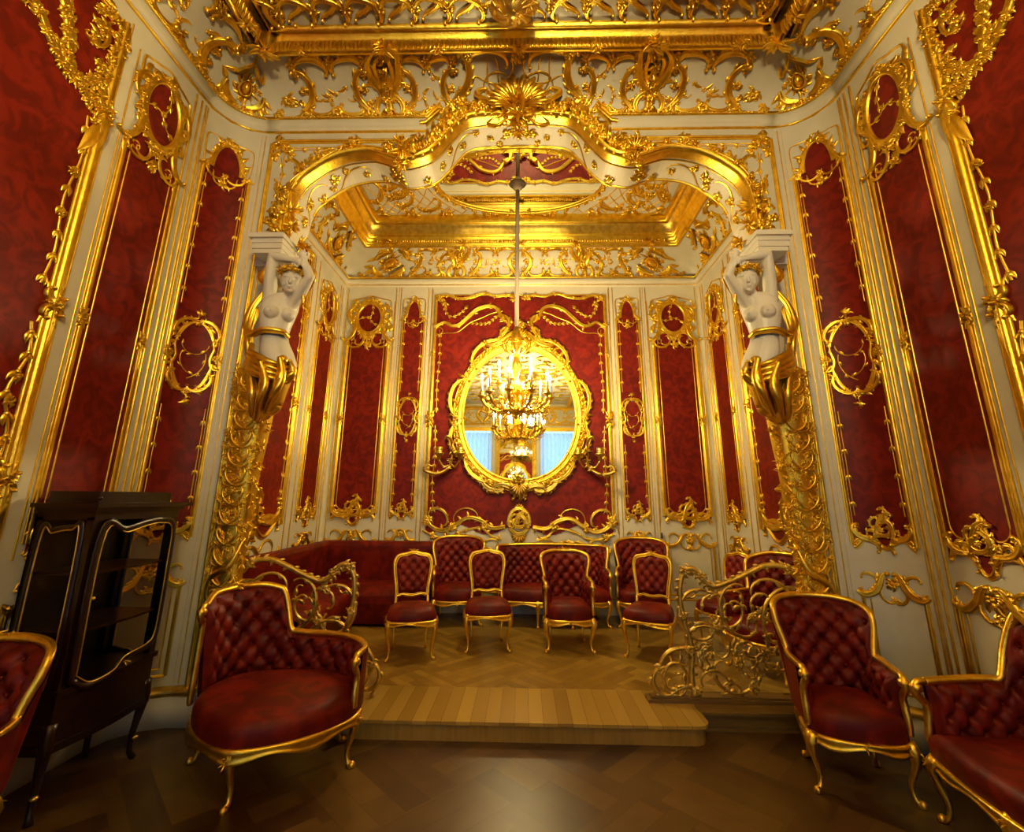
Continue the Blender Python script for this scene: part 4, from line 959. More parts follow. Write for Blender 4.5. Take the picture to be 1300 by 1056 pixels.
for sg, nm in ((-1, 'left'), (1, 'right')):
    T = thing('caryatid_statue', 'white female half-figure with raised arms on a gilded pedestal, %s pier of the arch' % nm, 'statue', (sg * 2.3, 3.95, 1.0), group='caryatids of the arch')
    def S0(x, y, z): return (sg * x, y, z)     # authored for the +x side
    def S(x, y, z): return (sg * (x * .955 - .035), y, 1.68 + (z - 1.68) * .96 - .03)
    ph = radians(32)
    g = G()
    # torso loft: (cx, cy, z, rx, ry)
    L = [(2.10, 3.74, 2.74, .12, .11), (2.12, 3.73, 2.84, .145, .125), (2.15, 3.73, 2.93, .14, .12), (2.18, 3.73, 3.03, .115, .10), (2.195, 3.73, 3.10, .112, .098), (2.20, 3.73, 3.18, .128, .105), (2.195, 3.73, 3.27, .147, .112), (2.185, 3.74, 3.36, .155, .105), (2.165, 3.74, 3.43, .14, .09), (2.14, 3.73, 3.475, .085, .065)]
    a = LIN(0, 2 * pi, 24, endpoint=False); L = np.array(L)
    zz = LIN(L[0, 2], L[-1, 2], 26); LL = np.stack([np.interp(zz, L[:, 2], L[:, i]) for i in range(5)], -1)
    ex = LL[:, None, 3] * np.cos(a); ey = LL[:, None, 4] * np.sin(a)
    g.grid(np.stack([sg * (.955 * (LL[:, None, 0] + ex * cos(ph) + ey * sin(ph)) - .035), LL[:, None, 1] - ex * sin(ph) + ey * cos(ph), 1.68 + .96 * (LL[:, None, 2] + 0 * a - 1.68) - .03], -1), cv=True, capu=True)
    def TB(x, y, z): dx, dy = x - 2.185, y - 3.74; return S(2.185 + dx * cos(ph) + dy * sin(ph), 3.74 - dx * sin(ph) + dy * cos(ph), z)
    g.ball(TB(2.118, 3.648, 3.275), (.060, .062, .06), 10, 12); g.ball(TB(2.250, 3.648, 3.275), (.060, .060, .06), 10, 12)
    g.ball(TB(2.112, 3.588, 3.272), .010, 6, 8); g.ball(TB(2.255, 3.588, 3.272), .010, 6, 8)
    # neck, head
    hc = np.array([2.06, 3.66, 3.575])
    limb(g, S(2.13, 3.73, 3.44), S(2.075, 3.68, 3.53), .052, .046)
    hr, ht = radians(20), radians(13)
    def HP(dx, dy, dz):
        dy, dz = dy * cos(ht) - dz * sin(ht) * -1 * -1, dz * cos(ht) + dy * sin(ht) * -1 * -1
        dx, dy = dx * cos(hr) + dy * sin(hr), -dx * sin(hr) + dy * cos(hr)
        return S(hc[0] + dx * 1.12, hc[1] + dy * 1.12, hc[2] + dz * 1.12)
    g.ball(HP(0, 0, 0), (.085, .098, .109), 12, 16); g.ball(HP(0, -.035, -.055), (.056, .054, .058), 10, 12)
    for i in range(5): g.ball(HP(0, -.084 - .004 * i, .012 - .009 * i), (.0095 + .001 * i, .012, .010), 8, 8)   # nose
    g.ball(HP(0, -.100, -.028), (.014, .010, .009), 6, 8)
    for k in (-1, 1):
        g.ball(HP(k * .032, -.074, .028), (.024, .014, .008), 8, 8)    # brow
        g.ball(HP(k * .030, -.073, .006), (.014, .011, .007), 8, 8)    # eye
        g.ball(HP(k * .040, -.048, -.03), (.028, .03, .03), 8, 8)      # cheek
        g.ball(HP(k * .076, 0, -.005), (.01, .018, .026), 6, 8)        # ear
    g.ball(HP(0, -.088, -.050), (.021, .010, .006), 6, 8); g.ball(HP(0, -.085, -.062), (.016, .010, .006), 6, 8); g.ball(HP(0, -.075, -.088), (.022, .018, .016), 6, 8)
    # arms raised over the head
    sh1, el1, ha1 = (2.285, 3.72, 3.42), (2.235, 3.60, 3.80), (2.035, 3.58, 3.745)
    sh2, el2, ha2 = (2.055, 3.72, 3.42), (1.885, 3.62, 3.60), (1.935, 3.60, 3.74)
    for sh, el, ha in ((sh1, el1, ha1), (sh2, el2, ha2)):
        limb(g, S(*sh), S(*el), .056, .040, .006); limb(g, S(*el), S(*ha), .041, .024, .006)
        h = np.array(ha); e = np.array(el); d = (h - e) / np.linalg.norm(h - e); sd = np.cross(d, (0, 1, 0)); sd /= np.linalg.norm(sd)
        limb(g, S(*(h - d * .01)), S(*(h + d * .06)), .024, .030)
        for i, ln in enumerate((.055, .07, .075, .065)):
            o_ = h + d * .07 + sd * (i - 1.5) * .018; m_ = o_ + d * ln * .5 + np.array((0, -.006, 0)); q_ = o_ + d * ln * .85 + np.array((0, .012, -.025)); 
            g.tube([S(*o_), S(*m_), S(*q_)], [.0105, .0095, .007], 8)
        o_ = h + d * .02 + sd * .03; g.tube([S(*o_), S(*(o_ + d * .03 + sd * .02)), S(*(o_ + d * .06 + sd * .02))], [.011, .010, .007], 8)
    limb(g, S(2.24, 3.74, 3.38), S(*sh1), .075, .06); limb(g, S(2.12, 3.74, 3.38), S(*sh2), .07, .055)
    body = remesh_obj(g, 'body', MARBLE, T, .0058, 3)
    # gilded hair and wreath
    g = G(); random.seed(3)
    rs = np.random.RandomState(8)
    for i in range(46):
        a0 = rs.uniform(0, 2 * pi); e0 = rs.uniform(.1, 1.35)
        pts = []
        for t in LIN(0, 1, 7):
            aa = a0 + t * 1.1; ee = e0 - t * .35; rr = .118 + .013 * sin(t * 9 + i)
            p = np.array([cos(aa) * cos(ee) * rr * .9, sin(aa) * cos(ee) * rr * 1.02 + .015, .028 + sin(ee) * rr]); pts.append(p)
        pts = np.array(pts)
        if pts[:, 1].min() < -.06 and pts[:, 2].min() < .055: pts[:, 2] += .05
        g.tube([S(*(hc + p)) for p in pts], .013 * np.sin(LIN(.5, 3, 7)), 5)
    for i in range(16):
        a0 = 2 * pi * i / 16; c = hc + (cos(a0) * .105, sin(a0) * .11, .082)
        clump3(g, S(*c), .042, 7, i)
    for q_ in range(4):
        P = smooth([(2.02 - q_ * .01, 3.62 + q_ * .02, 3.72), (1.93 - q_ * .015, 3.62 + q_ * .02, 3.70), (1.90 - q_ * .012, 3.66, 3.60), (1.95, 3.70 + q_ * .01, 3.50), (1.97 + q_ * .01, 3.70, 3.42)], 16); g.tube([S(*p) for p in P], .017 * np.sin(LIN(.5, 2.9, 16)), 6)
    g.tube([S(1.99, 3.68, 3.60), S(1.965, 3.68, 3.5), S(1.95, 3.68, 3.42), S(1.97, 3.68, 3.34)], [.02, .018, .014, .004], 6)
    g.build('hair_wreath', GOLD, T)
    # gilded drapery
    g = G(); fold = G()
    def ribbon(pts, w, r=.02, k=4, amp=.012):
        P = smooth(pts, 34)
        for j in range(k):
            q = (j - (k - 1) / 2) * w / k; ph = j * 1.7
            off = np.stack([0 * P[:, 0] + q * .35 + .2 * q * np.sin(LIN(0, 3, 34)), q + amp * np.sin(LIN(0, 7, 34) + ph), q * .5 + amp * np.cos(LIN(0, 9, 34) + ph)], -1)
            g.tube([S(*p) for p in P + off], r * (.5 + .5 * np.sin(LIN(.2, pi - .1, 34))) * (1 + .3 * sin(ph)), 7)
    ribbon([(2.40, 3.86, 3.86), (2.44, 3.82, 3.70), (2.33, 3.82, 3.62), (2.38, 3.84, 3.55)], .16, .035)
    ribbon([(2.34, 3.80, 3.60), (2.44, 3.76, 3.42), (2.47, 3.74, 3.25), (2.42, 3.70, 3.12), (2.33, 3.64, 3.07), (2.22, 3.60, 3.10), (2.08, 3.64, 3.10), (2.06, 3.72, 3.08)], .07, .024, 4, .006)
    ribbon([(2.46, 3.84, 3.4), (2.49, 3.82, 3.2), (2.46, 3.80, 3.05), (2.44, 3.82, 2.85)], .12, .03)
    for d in (0, .045, .09, .13): ribbon([(2.42 - d * .2, 3.78 - d * .3, 3.03 - d * .5), (2.34, 3.66, 2.92 - d), (2.22, 3.60, 2.84 - d), (2.10, 3.60, 2.80 - d), (2.01, 3.68, 2.80 - d)], .05, .026, 3, .008)
    ribbon([(2.05, 3.62, 2.86), (2.02, 3.62, 2.7), (2.07, 3.64, 2.55), (2.16, 3.70, 2.42)], .12, .032, 5)
    ribbon([(2.2, 3.60, 2.82), (2.14, 3.60, 2.66), (2.18, 3.64, 2.5), (2.24, 3.72, 2.36)], .14, .032, 5)
    ribbon([(2.35, 3.70, 2.8), (2.30, 3.70, 2.6), (2.3, 3.75, 2.4)], .14, .03, 4)
    ribbon([(1.99, 3.66, 2.84), (1.97, 3.70, 2.74), (2.03, 3.68, 2.66)], .06, .026, 3)
    g.ball(S(2.03, 3.62, 2.83), .045); g.build('gilded_drapery', GOLD, T)
    # hip and thigh bulk under the cloth
    g = G(); limb(g, S(2.12, 3.74, 2.80), S(2.17, 3.78, 2.48), .13, .085); limb(g, S(2.2, 3.80, 2.75), S(2.3, 3.86, 2.45), .14, .10); g.build('draped_hip', GOLD, T)
    # tapering herm pedestal carved with rocaille
    g = G(); Z = LIN(.30, 2.75, 26); xi = np.interp(Z, [.3, 1.3, 1.9, 2.4, 2.75], [2.20, 2.20, 2.17, 2.12, 2.02]); xo = 2.45; dp = np.interp(Z, [.3, 1.3, 2.4, 2.75], [.07, .09, .15, .22])
    prof = []
    for x0, d in zip(xi, dp):
        m_ = (x0 + xo) / 2; h_ = (xo - x0) / 2; aa = LIN(0, pi, 9); prof.append([(m_ + h_ * cos(q), 4.0 - d * sin(q) ** .6 if sin(q) > .01 else 4.0) for q in aa])
    prof = np.array(prof); g.grid(np.stack([sg * prof[..., 0], prof[..., 1], Z[:, None] + 0 * prof[..., 0]], -1)); g.build('herm_pedestal', GOLD, T)
    g = G(); rs = np.random.RandomState(12 if sg < 0 else 13)
    for i in range(330):
        z = rs.uniform(.95, 2.78); a_ = np.interp(z, Z, xi); x = rs.uniform(a_ - .01, xo + .02); d = np.interp(z, Z, dp); q = (x - (a_ + xo) / 2) / ((xo - a_) / 2 + .03)
        clump3(g, S0(x, 4.0 - d * (1 - q * q) ** .4 if abs(q) < 1 else 3.98, z), rs.uniform(.03, .058), 6, i, (1, .55, 1))
    for z in np.arange(1.0, 2.7, .155):
        a_ = np.interp(z, Z, xi); d = np.interp(z, Z, dp)
        for k in (-1, 1):
            m_ = (a_ + xo) / 2; P = fitAB(clo(1, 11 * k, 2.5 * k, 13 * k, 18), (m_ - k * .08, z), (m_ + k * .07, z + .13))
            g.tube([S0(p[0], 4.0 - d * .95 - .015, p[1]) for p in P], .011 * np.sin(LIN(.3, 2.9, 18)), 6)
        clump3(g, S0(a_ + .01, 3.96, z), .06, 8, int(z * 100), (1, .7, 1))
    P = smooth([(2.20, 3.95, 1.35), (2.26, 3.9, 1.15), (2.40, 3.92, 1.05), (2.42, 3.93, .9), (2.33, 3.93, .84)], 20); g.tube([S0(*p) for p in P], .03 * np.sin(LIN(.4, 2.9, 20)), 7)
    g.build('pedestal_rocaille', GOLD, T)
    # white capital block above the arms
    g = G()
    for z0, z1, e in ((3.76, 3.80, .0), (3.80, 3.85, .012), (3.85, 3.89, .022), (3.89, 3.925, .05), (3.925, 3.94, .038)):
        g.box(S0(2.205, 3.84 - e / 2, (z0 + z1) / 2), (.25 + e * 1.2, .32 + e, z1 - z0))
    g.box(S0(2.35, 3.94, 3.84), (.16, .12, .2))
    g.build('capital', MARBLE, T, smooth=False)
    g = G(lambda u, v, h: np.stack([sg * u, 4.0 - h, v], -1)); g.stroke([(2.43, .25), (2.43, 2.9)], .012, .02, 'mould'); g.stroke([(2.22, .25), (2.22, 1.2)], .02, .03, 'mould'); g.build('pier_fillet', GOLD, T)

# ------------------------------------------------------------------ wall mirror
MZ = 2.95; MRX, MRZ = .93, 1.08
T = thing('oval_wall_mirror', 'large oval wall mirror in a gilded rocaille frame reflecting the room', 'mirror', (0, DC, MZ))
def egg(sc, n=72, off=0.0):
    a = LIN(0, 2 * pi, n, endpoint=False); x = np.cos(a) * (MRX + off) * (1 - .05 * np.sin(a)); z = np.sin(a) * (MRZ + off)
    return np.stack([np.sign(x) * np.abs(x / (MRX + off)) ** .92 * (MRX + off), MZ + z], -1)
E1 = egg(1, off=-.05)
ry_ = radians(.55)
Mglass = lambda u, v, h: np.stack([u, DC - h - u * math.tan(-ry_), v], -1)
g = G(Mglass); P = np.stack([np.concatenate([E1 * 0 + (0, MZ), np.full((72, 1), .045)], 1), np.concatenate([E1, np.full((72, 1), .045)], 1)], 1); g.grid(P, cu=True); g.build('mirror_glass', MIRROR, T, smooth=False)
g = G(Mback); g.stroke(egg(1, off=.0), .056, .08, 'mould', 0, closed=True); g.stroke(egg(1, off=.055), .02, .06, 'ridge', 0, closed=True); g.stroke(egg(1, off=-.065), .02, .09, 'round', 0, closed=True); g.stroke(egg(1, off=.085), .015, .05, 'round', 0, closed=True)
random.seed(15); E2 = egg(1, off=.07)
for i in range(72):
    x, z = E2[i]; a = math.atan2(z - MZ, x)
    if i % 2 == 0: leaf(g, x, z, a + random.choice((-1, 1)) * random.uniform(.6, 1.2), .13, .028, random.uniform(-1.4, 1.4), h=.04, base=.03)
    cluster(g, x - .05 * cos(a) * random.random(), z - .05 * sin(a) * random.random(), .065, 8, h=.05, base=.045)
for k in (-1, 1):
    for A, B, q in (((.75, 3.75), (.35, 4.10), 2), ((.98, 2.9), (.92, 3.45), 2), ((.9, 2.3), (.98, 2.75), 2), ((.45, 1.93), (.8, 2.25), 2)):
        scroll(g, (k * A[0], A[1]), (k * B[0], B[1]), 9 * k, q * k, 10 * k, .035, .05, leaves=6, side=-k, base=.04)
g.build('gilded_frame', GOLD, T)
g = G(Mback)
for k in (-1, 1):
    scroll(g, (k * .48, 4.02), (k * .12, 4.22), -9 * k, -1.5 * k, 12 * k, .05, .07, leaves=7, side=k, base=.05)
    scroll(g, (k * .34, 4.12), (k * .20, 4.48), 10 * k, -2 * k, -10 * k, .035, .05, leaves=5, side=k, base=.05)
    scroll(g, (k * .08, 4.02), (k * .28, 4.28), 10 * k, 3 * k, 9 * k, .03, .05, leaves=4, side=-k, base=.06)
shell(g, 0, 4.12, pi / 2, .22, 9, h=.07, base=.05); cluster(g, 0, 4.02, .13, 12, h=.07, base=.07); cluster(g, 0, 4.36, .13, 12, h=.06, base=.05)
for k in (-1, 1): cluster(g, k * .28, 4.14, .11, 10, h=.06, base=.05)
g.build('crest', GOLD, T)
g = G(Mback)
for k in (-1, 1):
    scroll(g, (k * .36, 1.84), (k * .06, 1.74), 10 * k, 2 * k, 12 * k, .04, .06, leaves=6, side=-k, base=.05)
    scroll(g, (k * .55, 1.93), (k * .25, 1.80), -8 * k, -2 * k, -8 * k, .04, .05, leaves=6, side=k, base=.04)
flame_cartouche(g, 0, 1.84, .34, .3, -1); shell(g, 0, 1.9, -pi / 2, .22, 9, h=.09, base=.06); cluster(g, 0, 1.72, .1, 9, h=.06, base=.05); cluster(g, 0, 1.95, .14, 10, h=.07, base=.06)
g.build('base_cartouche', GOLD_D, T)
for k in (-1, 1):
    g = G(); P = smooth([(k * 1.0, 7.0, 2.30), (k * 1.02, 6.94, 2.12), (k * 1.18, 6.88, 2.02), (k * 1.36, 6.85, 2.06), (k * 1.33, 6.85, 2.14), (k * 1.26, 6.85, 2.12)], 26); g.tube(P, .028 * np.sin(LIN(.5, 2.8, 26)), 8)
    P = smooth([(k * 1.02, 7.0, 2.35), (k * 1.0, 6.9, 2.5), (k * 1.06, 6.85, 2.56), (k * 1.1, 6.86, 2.5)], 16); g.tube(P, .02 * np.sin(LIN(.5, 2.8, 16)), 7)
    for c, r in (((k * 1.04, 6.92, 2.12), .07), ((k * 1.2, 6.86, 2.02), .06), ((k * 1.35, 6.84, 2.08), .06), ((k * .99, 6.95, 2.35), .08), ((k * 1.0, 6.95, 2.22), .07)): clump3(g, c, r, 12, int(r * 1000))
    for c in ((k * 1.17, 6.86), (k * .86, 6.86)): g.lathe([(.01, 2.20), (.03, 2.24), (.035, 2.27), (.075, 2.30), (.08, 2.315), (.045, 2.32), (.05, 2.36), (.055, 2.40), (.03, 2.40)], (c[0], c[1], 0), 14)
    g.tube(smooth([(k * 1.17, 6.86, 2.22), (k * 1.1, 6.9, 2.12), (k * 1.03, 6.92, 2.14)], 10), .014, 6); g.tube(smooth([(k * .86, 6.86, 2.22), (k * .93, 6.9, 2.12), (k * 1.0, 6.92, 2.16)], 10), .014, 6)
    g.build('candle_branch', GOLD_D, T)

# ------------------------------------------------------------------ chandeliers
def chandelier(name, label, loc, ztop, rod_bottom, arms, mat_rod, scale=1.0):
    T = thing(name, label, 'chandelier', loc)
    x, y, z = loc
    g = G(); g.tube([(0, 0, rod_bottom - .02), (0, 0, ztop - z)], .028 * scale, 10)
    g.lathe([(.03, ztop - z - .10), (.07, ztop - z - .06), (.05, ztop - z - .02), (.12, ztop - z)], (0, 0, 0), 16)
    g.build('hanging_rod', mat_rod, T, world=False)
    g = G(); s = scale
    g.lathe([(.0, -.16 * s), (.03 * s, -.14 * s), (.015 * s, -.11 * s), (.07 * s, -.07 * s), (.10 * s, -.02 * s), (.06 * s, .03 * s), (.03 * s, .07 * s), (.05 * s, .14 * s), (.09 * s, .22 * s), (.05 * s, .30 * s), (.025 * s, .36 * s), (.04 * s, .44 * s), (.08 * s, .52 * s), (.035 * s, .60 * s), (.03 * s, .70 * s), (.06 * s, .78 * s), (.09 * s, .86 * s), (.05 * s, .95 * s), (.03 * s, rod_bottom)], (0, 0, 0), 18)
    for i in range(10):
        a = 2 * pi * i / 10
        for zz, r in ((-.04, .12), (.2, .12), (.84, .12)): clump3(g, (cos(a) * r * s * .6, sin(a) * r * s * .6, zz * s), .055 * s, 7, i)
        P = smooth([(cos(a) * .09 * s, sin(a) * .09 * s, .90 * s), (cos(a) * .17 * s, sin(a) * .17 * s, .84 * s), (cos(a) * .15 * s, sin(a) * .15 * s, .74 * s), (cos(a) * .04 * s, sin(a) * .04 * s, .66 * s)], 10); g.tube(P, .012 * s, 5)
    if scale > 1: g.lathe([(.0, .02), (.2, .05), (.42, .12), (.5, .2), (.49, .21), (.4, .14), (.2, .07), (.0, .04)], (0, 0, 0), 40)  # dish added under the main room lamp to shade lower walls and floor
    g.build('gilt_baluster', GOLD, T, world=False)
    first = {}
    for (n, R, z0, hh, off) in arms:
        for i in range(n):
            a = 2 * pi * (i + off) / n
            if (R, z0) not in first:
                A = bpy.data.objects.new('candle_arm', None); g = G()
                P = smooth([(.04, 0, .02 + z0 * .55), (R * .3, 0, z0 * .4 - .07 * s), (R * .62, 0, z0 * .75 - .10 * s), (R * .88, 0, z0 - .05 * s), (R, 0, z0 + .03 * s)], 20); g.tube(P, .016 * s * (1 + .3 * np.sin(LIN(0, 9, 20))), 7)
                P = smooth([(R * .35, 0, z0 * .5 - .06 * s), (R * .5, 0, z0 * .6 + .04 * s), (R * .66, 0, z0 * .75 + .03 * s), (R * .62, 0, z0 * .75 - .03 * s)], 14); g.tube(P, .010 * s, 6)
                P = smooth([(R * .7, 0, z0 * .8 - .10 * s), (R * .8, .03 * s, z0 * .8 - .14 * s), (R * .95, 0, z0 * .85 - .12 * s), (R * .92, 0, z0 * .9 - .07 * s)], 14); g.tube(P, .009 * s, 6)
                for q, r in ((.3, .05), (.55, .05), (.8, .055), (.95, .04)): clump3(g, (R * q, 0, np.interp(q, [0, .3, .62, .88, 1], [z0 * .5, z0 * .4 - .07 * s, z0 * .75 - .1 * s, z0 - .05 * s, z0])), r * s, 8, int(q * 100))
                A = g.build('candle_arm', GOLD, T, world=False)
                g = G(); g.lathe([(.012 * s, z0 + .0), (.022 * s, z0 + .02 * s), (.018 * s, z0 + .04 * s), (.05 * s, z0 + .06 * s), (.055 * s, z0 + .07 * s), (.03 * s, z0 + .075 * s), (.026 * s, z0 + .12 * s), (.03 * s, z0 + .125 * s), (.0, z0 + .125 * s)], (R, 0, 0), 12); g.build('candle_cup', GOLD, A, world=False)
                g = G(); g.tube([(R, 0, z0 + .12 * s), (R, 0, z0 + .12 * s + hh)], .0125 * s, 8); g.build('candle', CANDLE, A, world=False)
                g = G(); zt = z0 + .12 * s + hh; g.lathe([(.003, zt), (.015 * s, zt + .014 * s), (.018 * s, zt + .030 * s), (.011 * s, zt + .055 * s), (.001, zt + .08 * s)], (R, 0, 0), 8); g.build('candle_bulb', FLAME, A, world=False)
                A.rotation_euler = (0, 0, a); first[(R, z0)] = A
            else:
                c = copy_tree(first[(R, z0)]); c.rotation_euler = (0, 0, a)
    return T
CH = chandelier('candle_chandelier', 'lit gilt candle chandelier hanging on a pale rod in front of the oval mirror', (-.03, 5.72, 2.78), AZ - .008, 1.05, [(10, .43, .06, .16, .2), (5, .22, .24, .17, .5)], RODW, 1.0)
chandelier('candle_chandelier', 'lit gilt candle chandelier of the main room, seen only reflected in the oval mirror', (.32, -1.3, 3.75), CZ, 1.05, [(12, .60, .06, .16, .2), (6, .32, .26, .18, .5)], RODW, 1.2)

# ------------------------------------------------------------------ rear of the main room (seen in the mirror)
for i, sg in ((1, -1), (2, 1)):
    g = G(); g.box((sg * 1.95, -6.66, 2.4), (1.7, .04, 4.3)); wn = g.build('window_%d' % i, DAYPANE, None, kind='structure')
    g = G(lambda u, v, h: np.stack([sg * u, -6.66 + h, v], -1)); g.stroke([(1.06, .3), (1.06, 4.6), (2.84, 4.6), (2.84, .3)], .05, .1, 'mould'); g.build('window_frame', PLASTER, wn)
    U = LIN(1.08, 2.82, 200); V_ = LIN(.3, 4.5, 50); uu, vv = np.meshgrid(U, V_, indexing='ij')
    sw = .035 * np.sin(uu * 34) + .03 * np.abs(np.sin(vv * 9 + .8 * np.sin(uu * 17)))
    g = G(); g.grid(np.stack([sg * uu, -6.50 + sw, vv - .05 * np.abs(np.sin(uu * 17))], -1)); T = g.build('festoon_curtain', CURTAIN, None); T.location = (0, 0, 0)
    tag(T, 'ruched white curtain lit blue by daylight, %s one reflected in the oval mirror' % ('right' if sg < 0 else 'left'), 'curtain', 'festoon curtains')
    g = G(); g.box((sg * 1.95, -6.45, 4.62), (1.9, .3, .16)); T = g.build('curtain_pelmet', GOLD, None, smooth=False); tag(T, 'gilded pelmet over the %s curtain reflected in the oval mirror' % ('right' if sg < 0 else 'left'), 'pelmet', 'window pelmets')
T = thing('pier_mirror', 'tall rectangular gilded mirror between the curtained windows, visible only as reflection', 'mirror', (0, -6.68, 0))
g = G(); g.box((0, -6.66, 2.55), (1.5, .02, 3.6)); g.build('mirror_glass', MIRROR, T, smooth=False)
Mr = lambda u, v, h: np.stack([-u, -6.68 + h, v], -1)
g = G(Mr); g.stroke([(-.80, .75), (-.80, 4.4), (.80, 4.4), (.80, .75)], .09, .09, 'mould', closed=True)
for k in (-1, 1):
    for z in np.arange(.9, 4.4, .35): cluster(g, k * .82, z, .12, 8, h=.05, base=.05)
cluster(g, 0, 4.45, .35, 14, h=.08, base=.05); g.build('gilded_frame', GOLD, T)
g = G(lambda u, v, h: np.stack([-u, -6.7 + h, v], -1)); random.seed(90)
for m_ in (-2.2, -.75, .75, 2.2):
    g2 = G(lambda u, v, h: np.stack([u, -6.66 + h, 4.95 + v], -1)); cove_fill(g2, m_ - .7, m_ + .7, .7, .035, int(m_ * 10) + 90); gild(g2, WREAR, 'cove_relief')
g.stroke([(-2.95, 4.88), (2.95, 4.88)], .05, .06, 'mould'); g.stroke([(-2.95, 5.62), (2.95, 5.62)], .07, .2, 'mould'); gild(g, WREAR)
g = G(Mceil(CZ))
for u in (-1.8, -.9, 0, .9, 1.8):
    for y in (-5.6, -4.6, -3.6, -2.6, -1.7, -.8, .1, 1.0):
        scroll(g, (u, y), (u + .4, y + .4), 10, 3, 10, .05, .05, leaves=5); cluster(g, u, y, .18, 10, h=.05); scroll(g, (u + .1, y + .6), (u - .3, y + .3), 10, 3, 10, .04, .05, leaves=5)
gild(g, CEIL, 'ceiling_relief')
g = G(Mceil(CZ)); random.seed(6)
g.stroke(ring(0, -.2, 1.5, 1.6, 60), .03, .05, 'ridge', 0, closed=True); g.stroke(ring(.32, -1.3, .35, .35, 30), .05, .08, 'mould', 0, closed=True)
for i in range(26):
    a = 2 * pi * i / 26; cluster(g, 1.5 * cos(a), -.2 + 1.6 * sin(a), .16, 9, h=.06); scroll(g, (1.7 * cos(a), -.2 + 1.8 * sin(a)), (1.95 * cos(a + .2), -.2 + 2.1 * sin(a + .2)), 10, 3, 12, .035, .05, leaves=5)
gild(g, CEIL, 'ceiling_relief')

# ------------------------------------------------------------------ upholstered furniture
def puff(p, q, dp, dq):
    A = p / dp + q / dq; B = p / dp - q / dq
    sa = np.abs(np.sin(pi * A / 1)); sb = np.abs(np.sin(pi * B / 1))
    return .28 * np.sqrt(sa * sb + .03) + .3 * sa * sb - 1.25 * np.exp(-(sa ** 2 + sb ** 2) / .32)
def outline_resample(P, n):
    P = np.vstack([P, P[:1]]); d = np.concatenate([[0], np.cumsum(np.linalg.norm(np.diff(P, axis=0), axis=1))]); t = LIN(0, d[-1], n, endpoint=False)
    return np.stack([np.interp(t, d, P[:, 0]), np.interp(t, d, P[:, 1])], -1)
def cabriole(x, y, ztop, dx, dy, s=1.0, zb=0.0):
    """gilded cabriole leg curving outwards along (dx, dy)"""
    g = G(); H = ztop - zb; t = LIN(0, 1, 12)
    off = np.interp(t, [0, .15, .35, .7, .9, 1], [.0, .028, .018, -.018, -.012, .022]) * s
    r = np.interp(t, [0, .12, .35, .75, .92, 1], [.030, .032, .020, .0125, .013, .020]) * s
    g.tube(np.stack([x + dx * off, y + dy * off, ztop - H * t], -1), r, 8); g.ball((x + dx * .022 * s, y + dy * .022 * s, zb + .012), .02 * s, 5, 8)
    clump3(g, (x + dx * .035 * s, y + dy * .035 * s, ztop - .03), .03 * s, 7, int(abs(x * 100))); return g
def seat(T, out, zs, dome=.05, drop=.11, mat=None):
    o = outline_resample(np.array(out, float), 72); c = o.mean(0); R_ = np.array([0, .2, .4, .6, .75, .87, .95, 1.0, 1.015, 1.015, 1.0]); Z = zs + np.array([dome, dome * .98, dome * .9, dome * .74, dome * .55, dome * .3, 0, -.03, -.055, -drop * .8, -drop])
    g = G(); g.grid(np.stack([c[0] + (o[:, None, 0] - c[0]) * R_, c[1] + (o[:, None, 1] - c[1]) * R_, Z + 0 * o[:, :1]], -1).transpose(1, 0, 2), cv=True); g.build('seat', mat or VELVET, T, world=False)
    return o
def apron(T, o, z0, z1, keep, waves=3, name='gilded_apron'):
    """carved rail under the seat following outline o (closed, n,2) where keep is True"""
    n = len(o); idx = np.arange(n)
    g = G(); k = np.roll(idx, -int(np.argmax(~keep & np.roll(keep, -1))) - 1) if not keep.all() else idx
    sel = [i for i in k if keep[i]]; P = o[sel]; m = len(P); s = LIN(0, 1, m); t = np.gradient(P, axis=0); t /= np.linalg.norm(t, axis=1)[:, None]; nn = np.stack([t[:, 1], -t[:, 0]], -1)
    c = o.mean(0); sg = np.sign(((P - c) * nn).sum(1).mean()); nn = nn * sg
    lo = z1 - .018 * np.cos(s * 2 * pi * waves); pts = []
    for (a, f) in ((-.01, 0), (.016, .0), (.024, .25), (.014, .45), (.018, .75), (.026, .9), (.018, 1.0), (-.01, 1.0)):
        pts.append(np.concatenate([P + nn * a, (z0 + (lo - z0) * f)[:, None]], 1))
    g.grid(np.stack(pts, 1))
    for q in (.5,) + ((.17, .83) if m > 40 else ()):
        i = int(q * (m - 1)); clump3(g, (*(P[i] + nn[i] * .02), lo[i] + .015), .035, 10, i)
    g.build(name, GOLD, T, world=False)
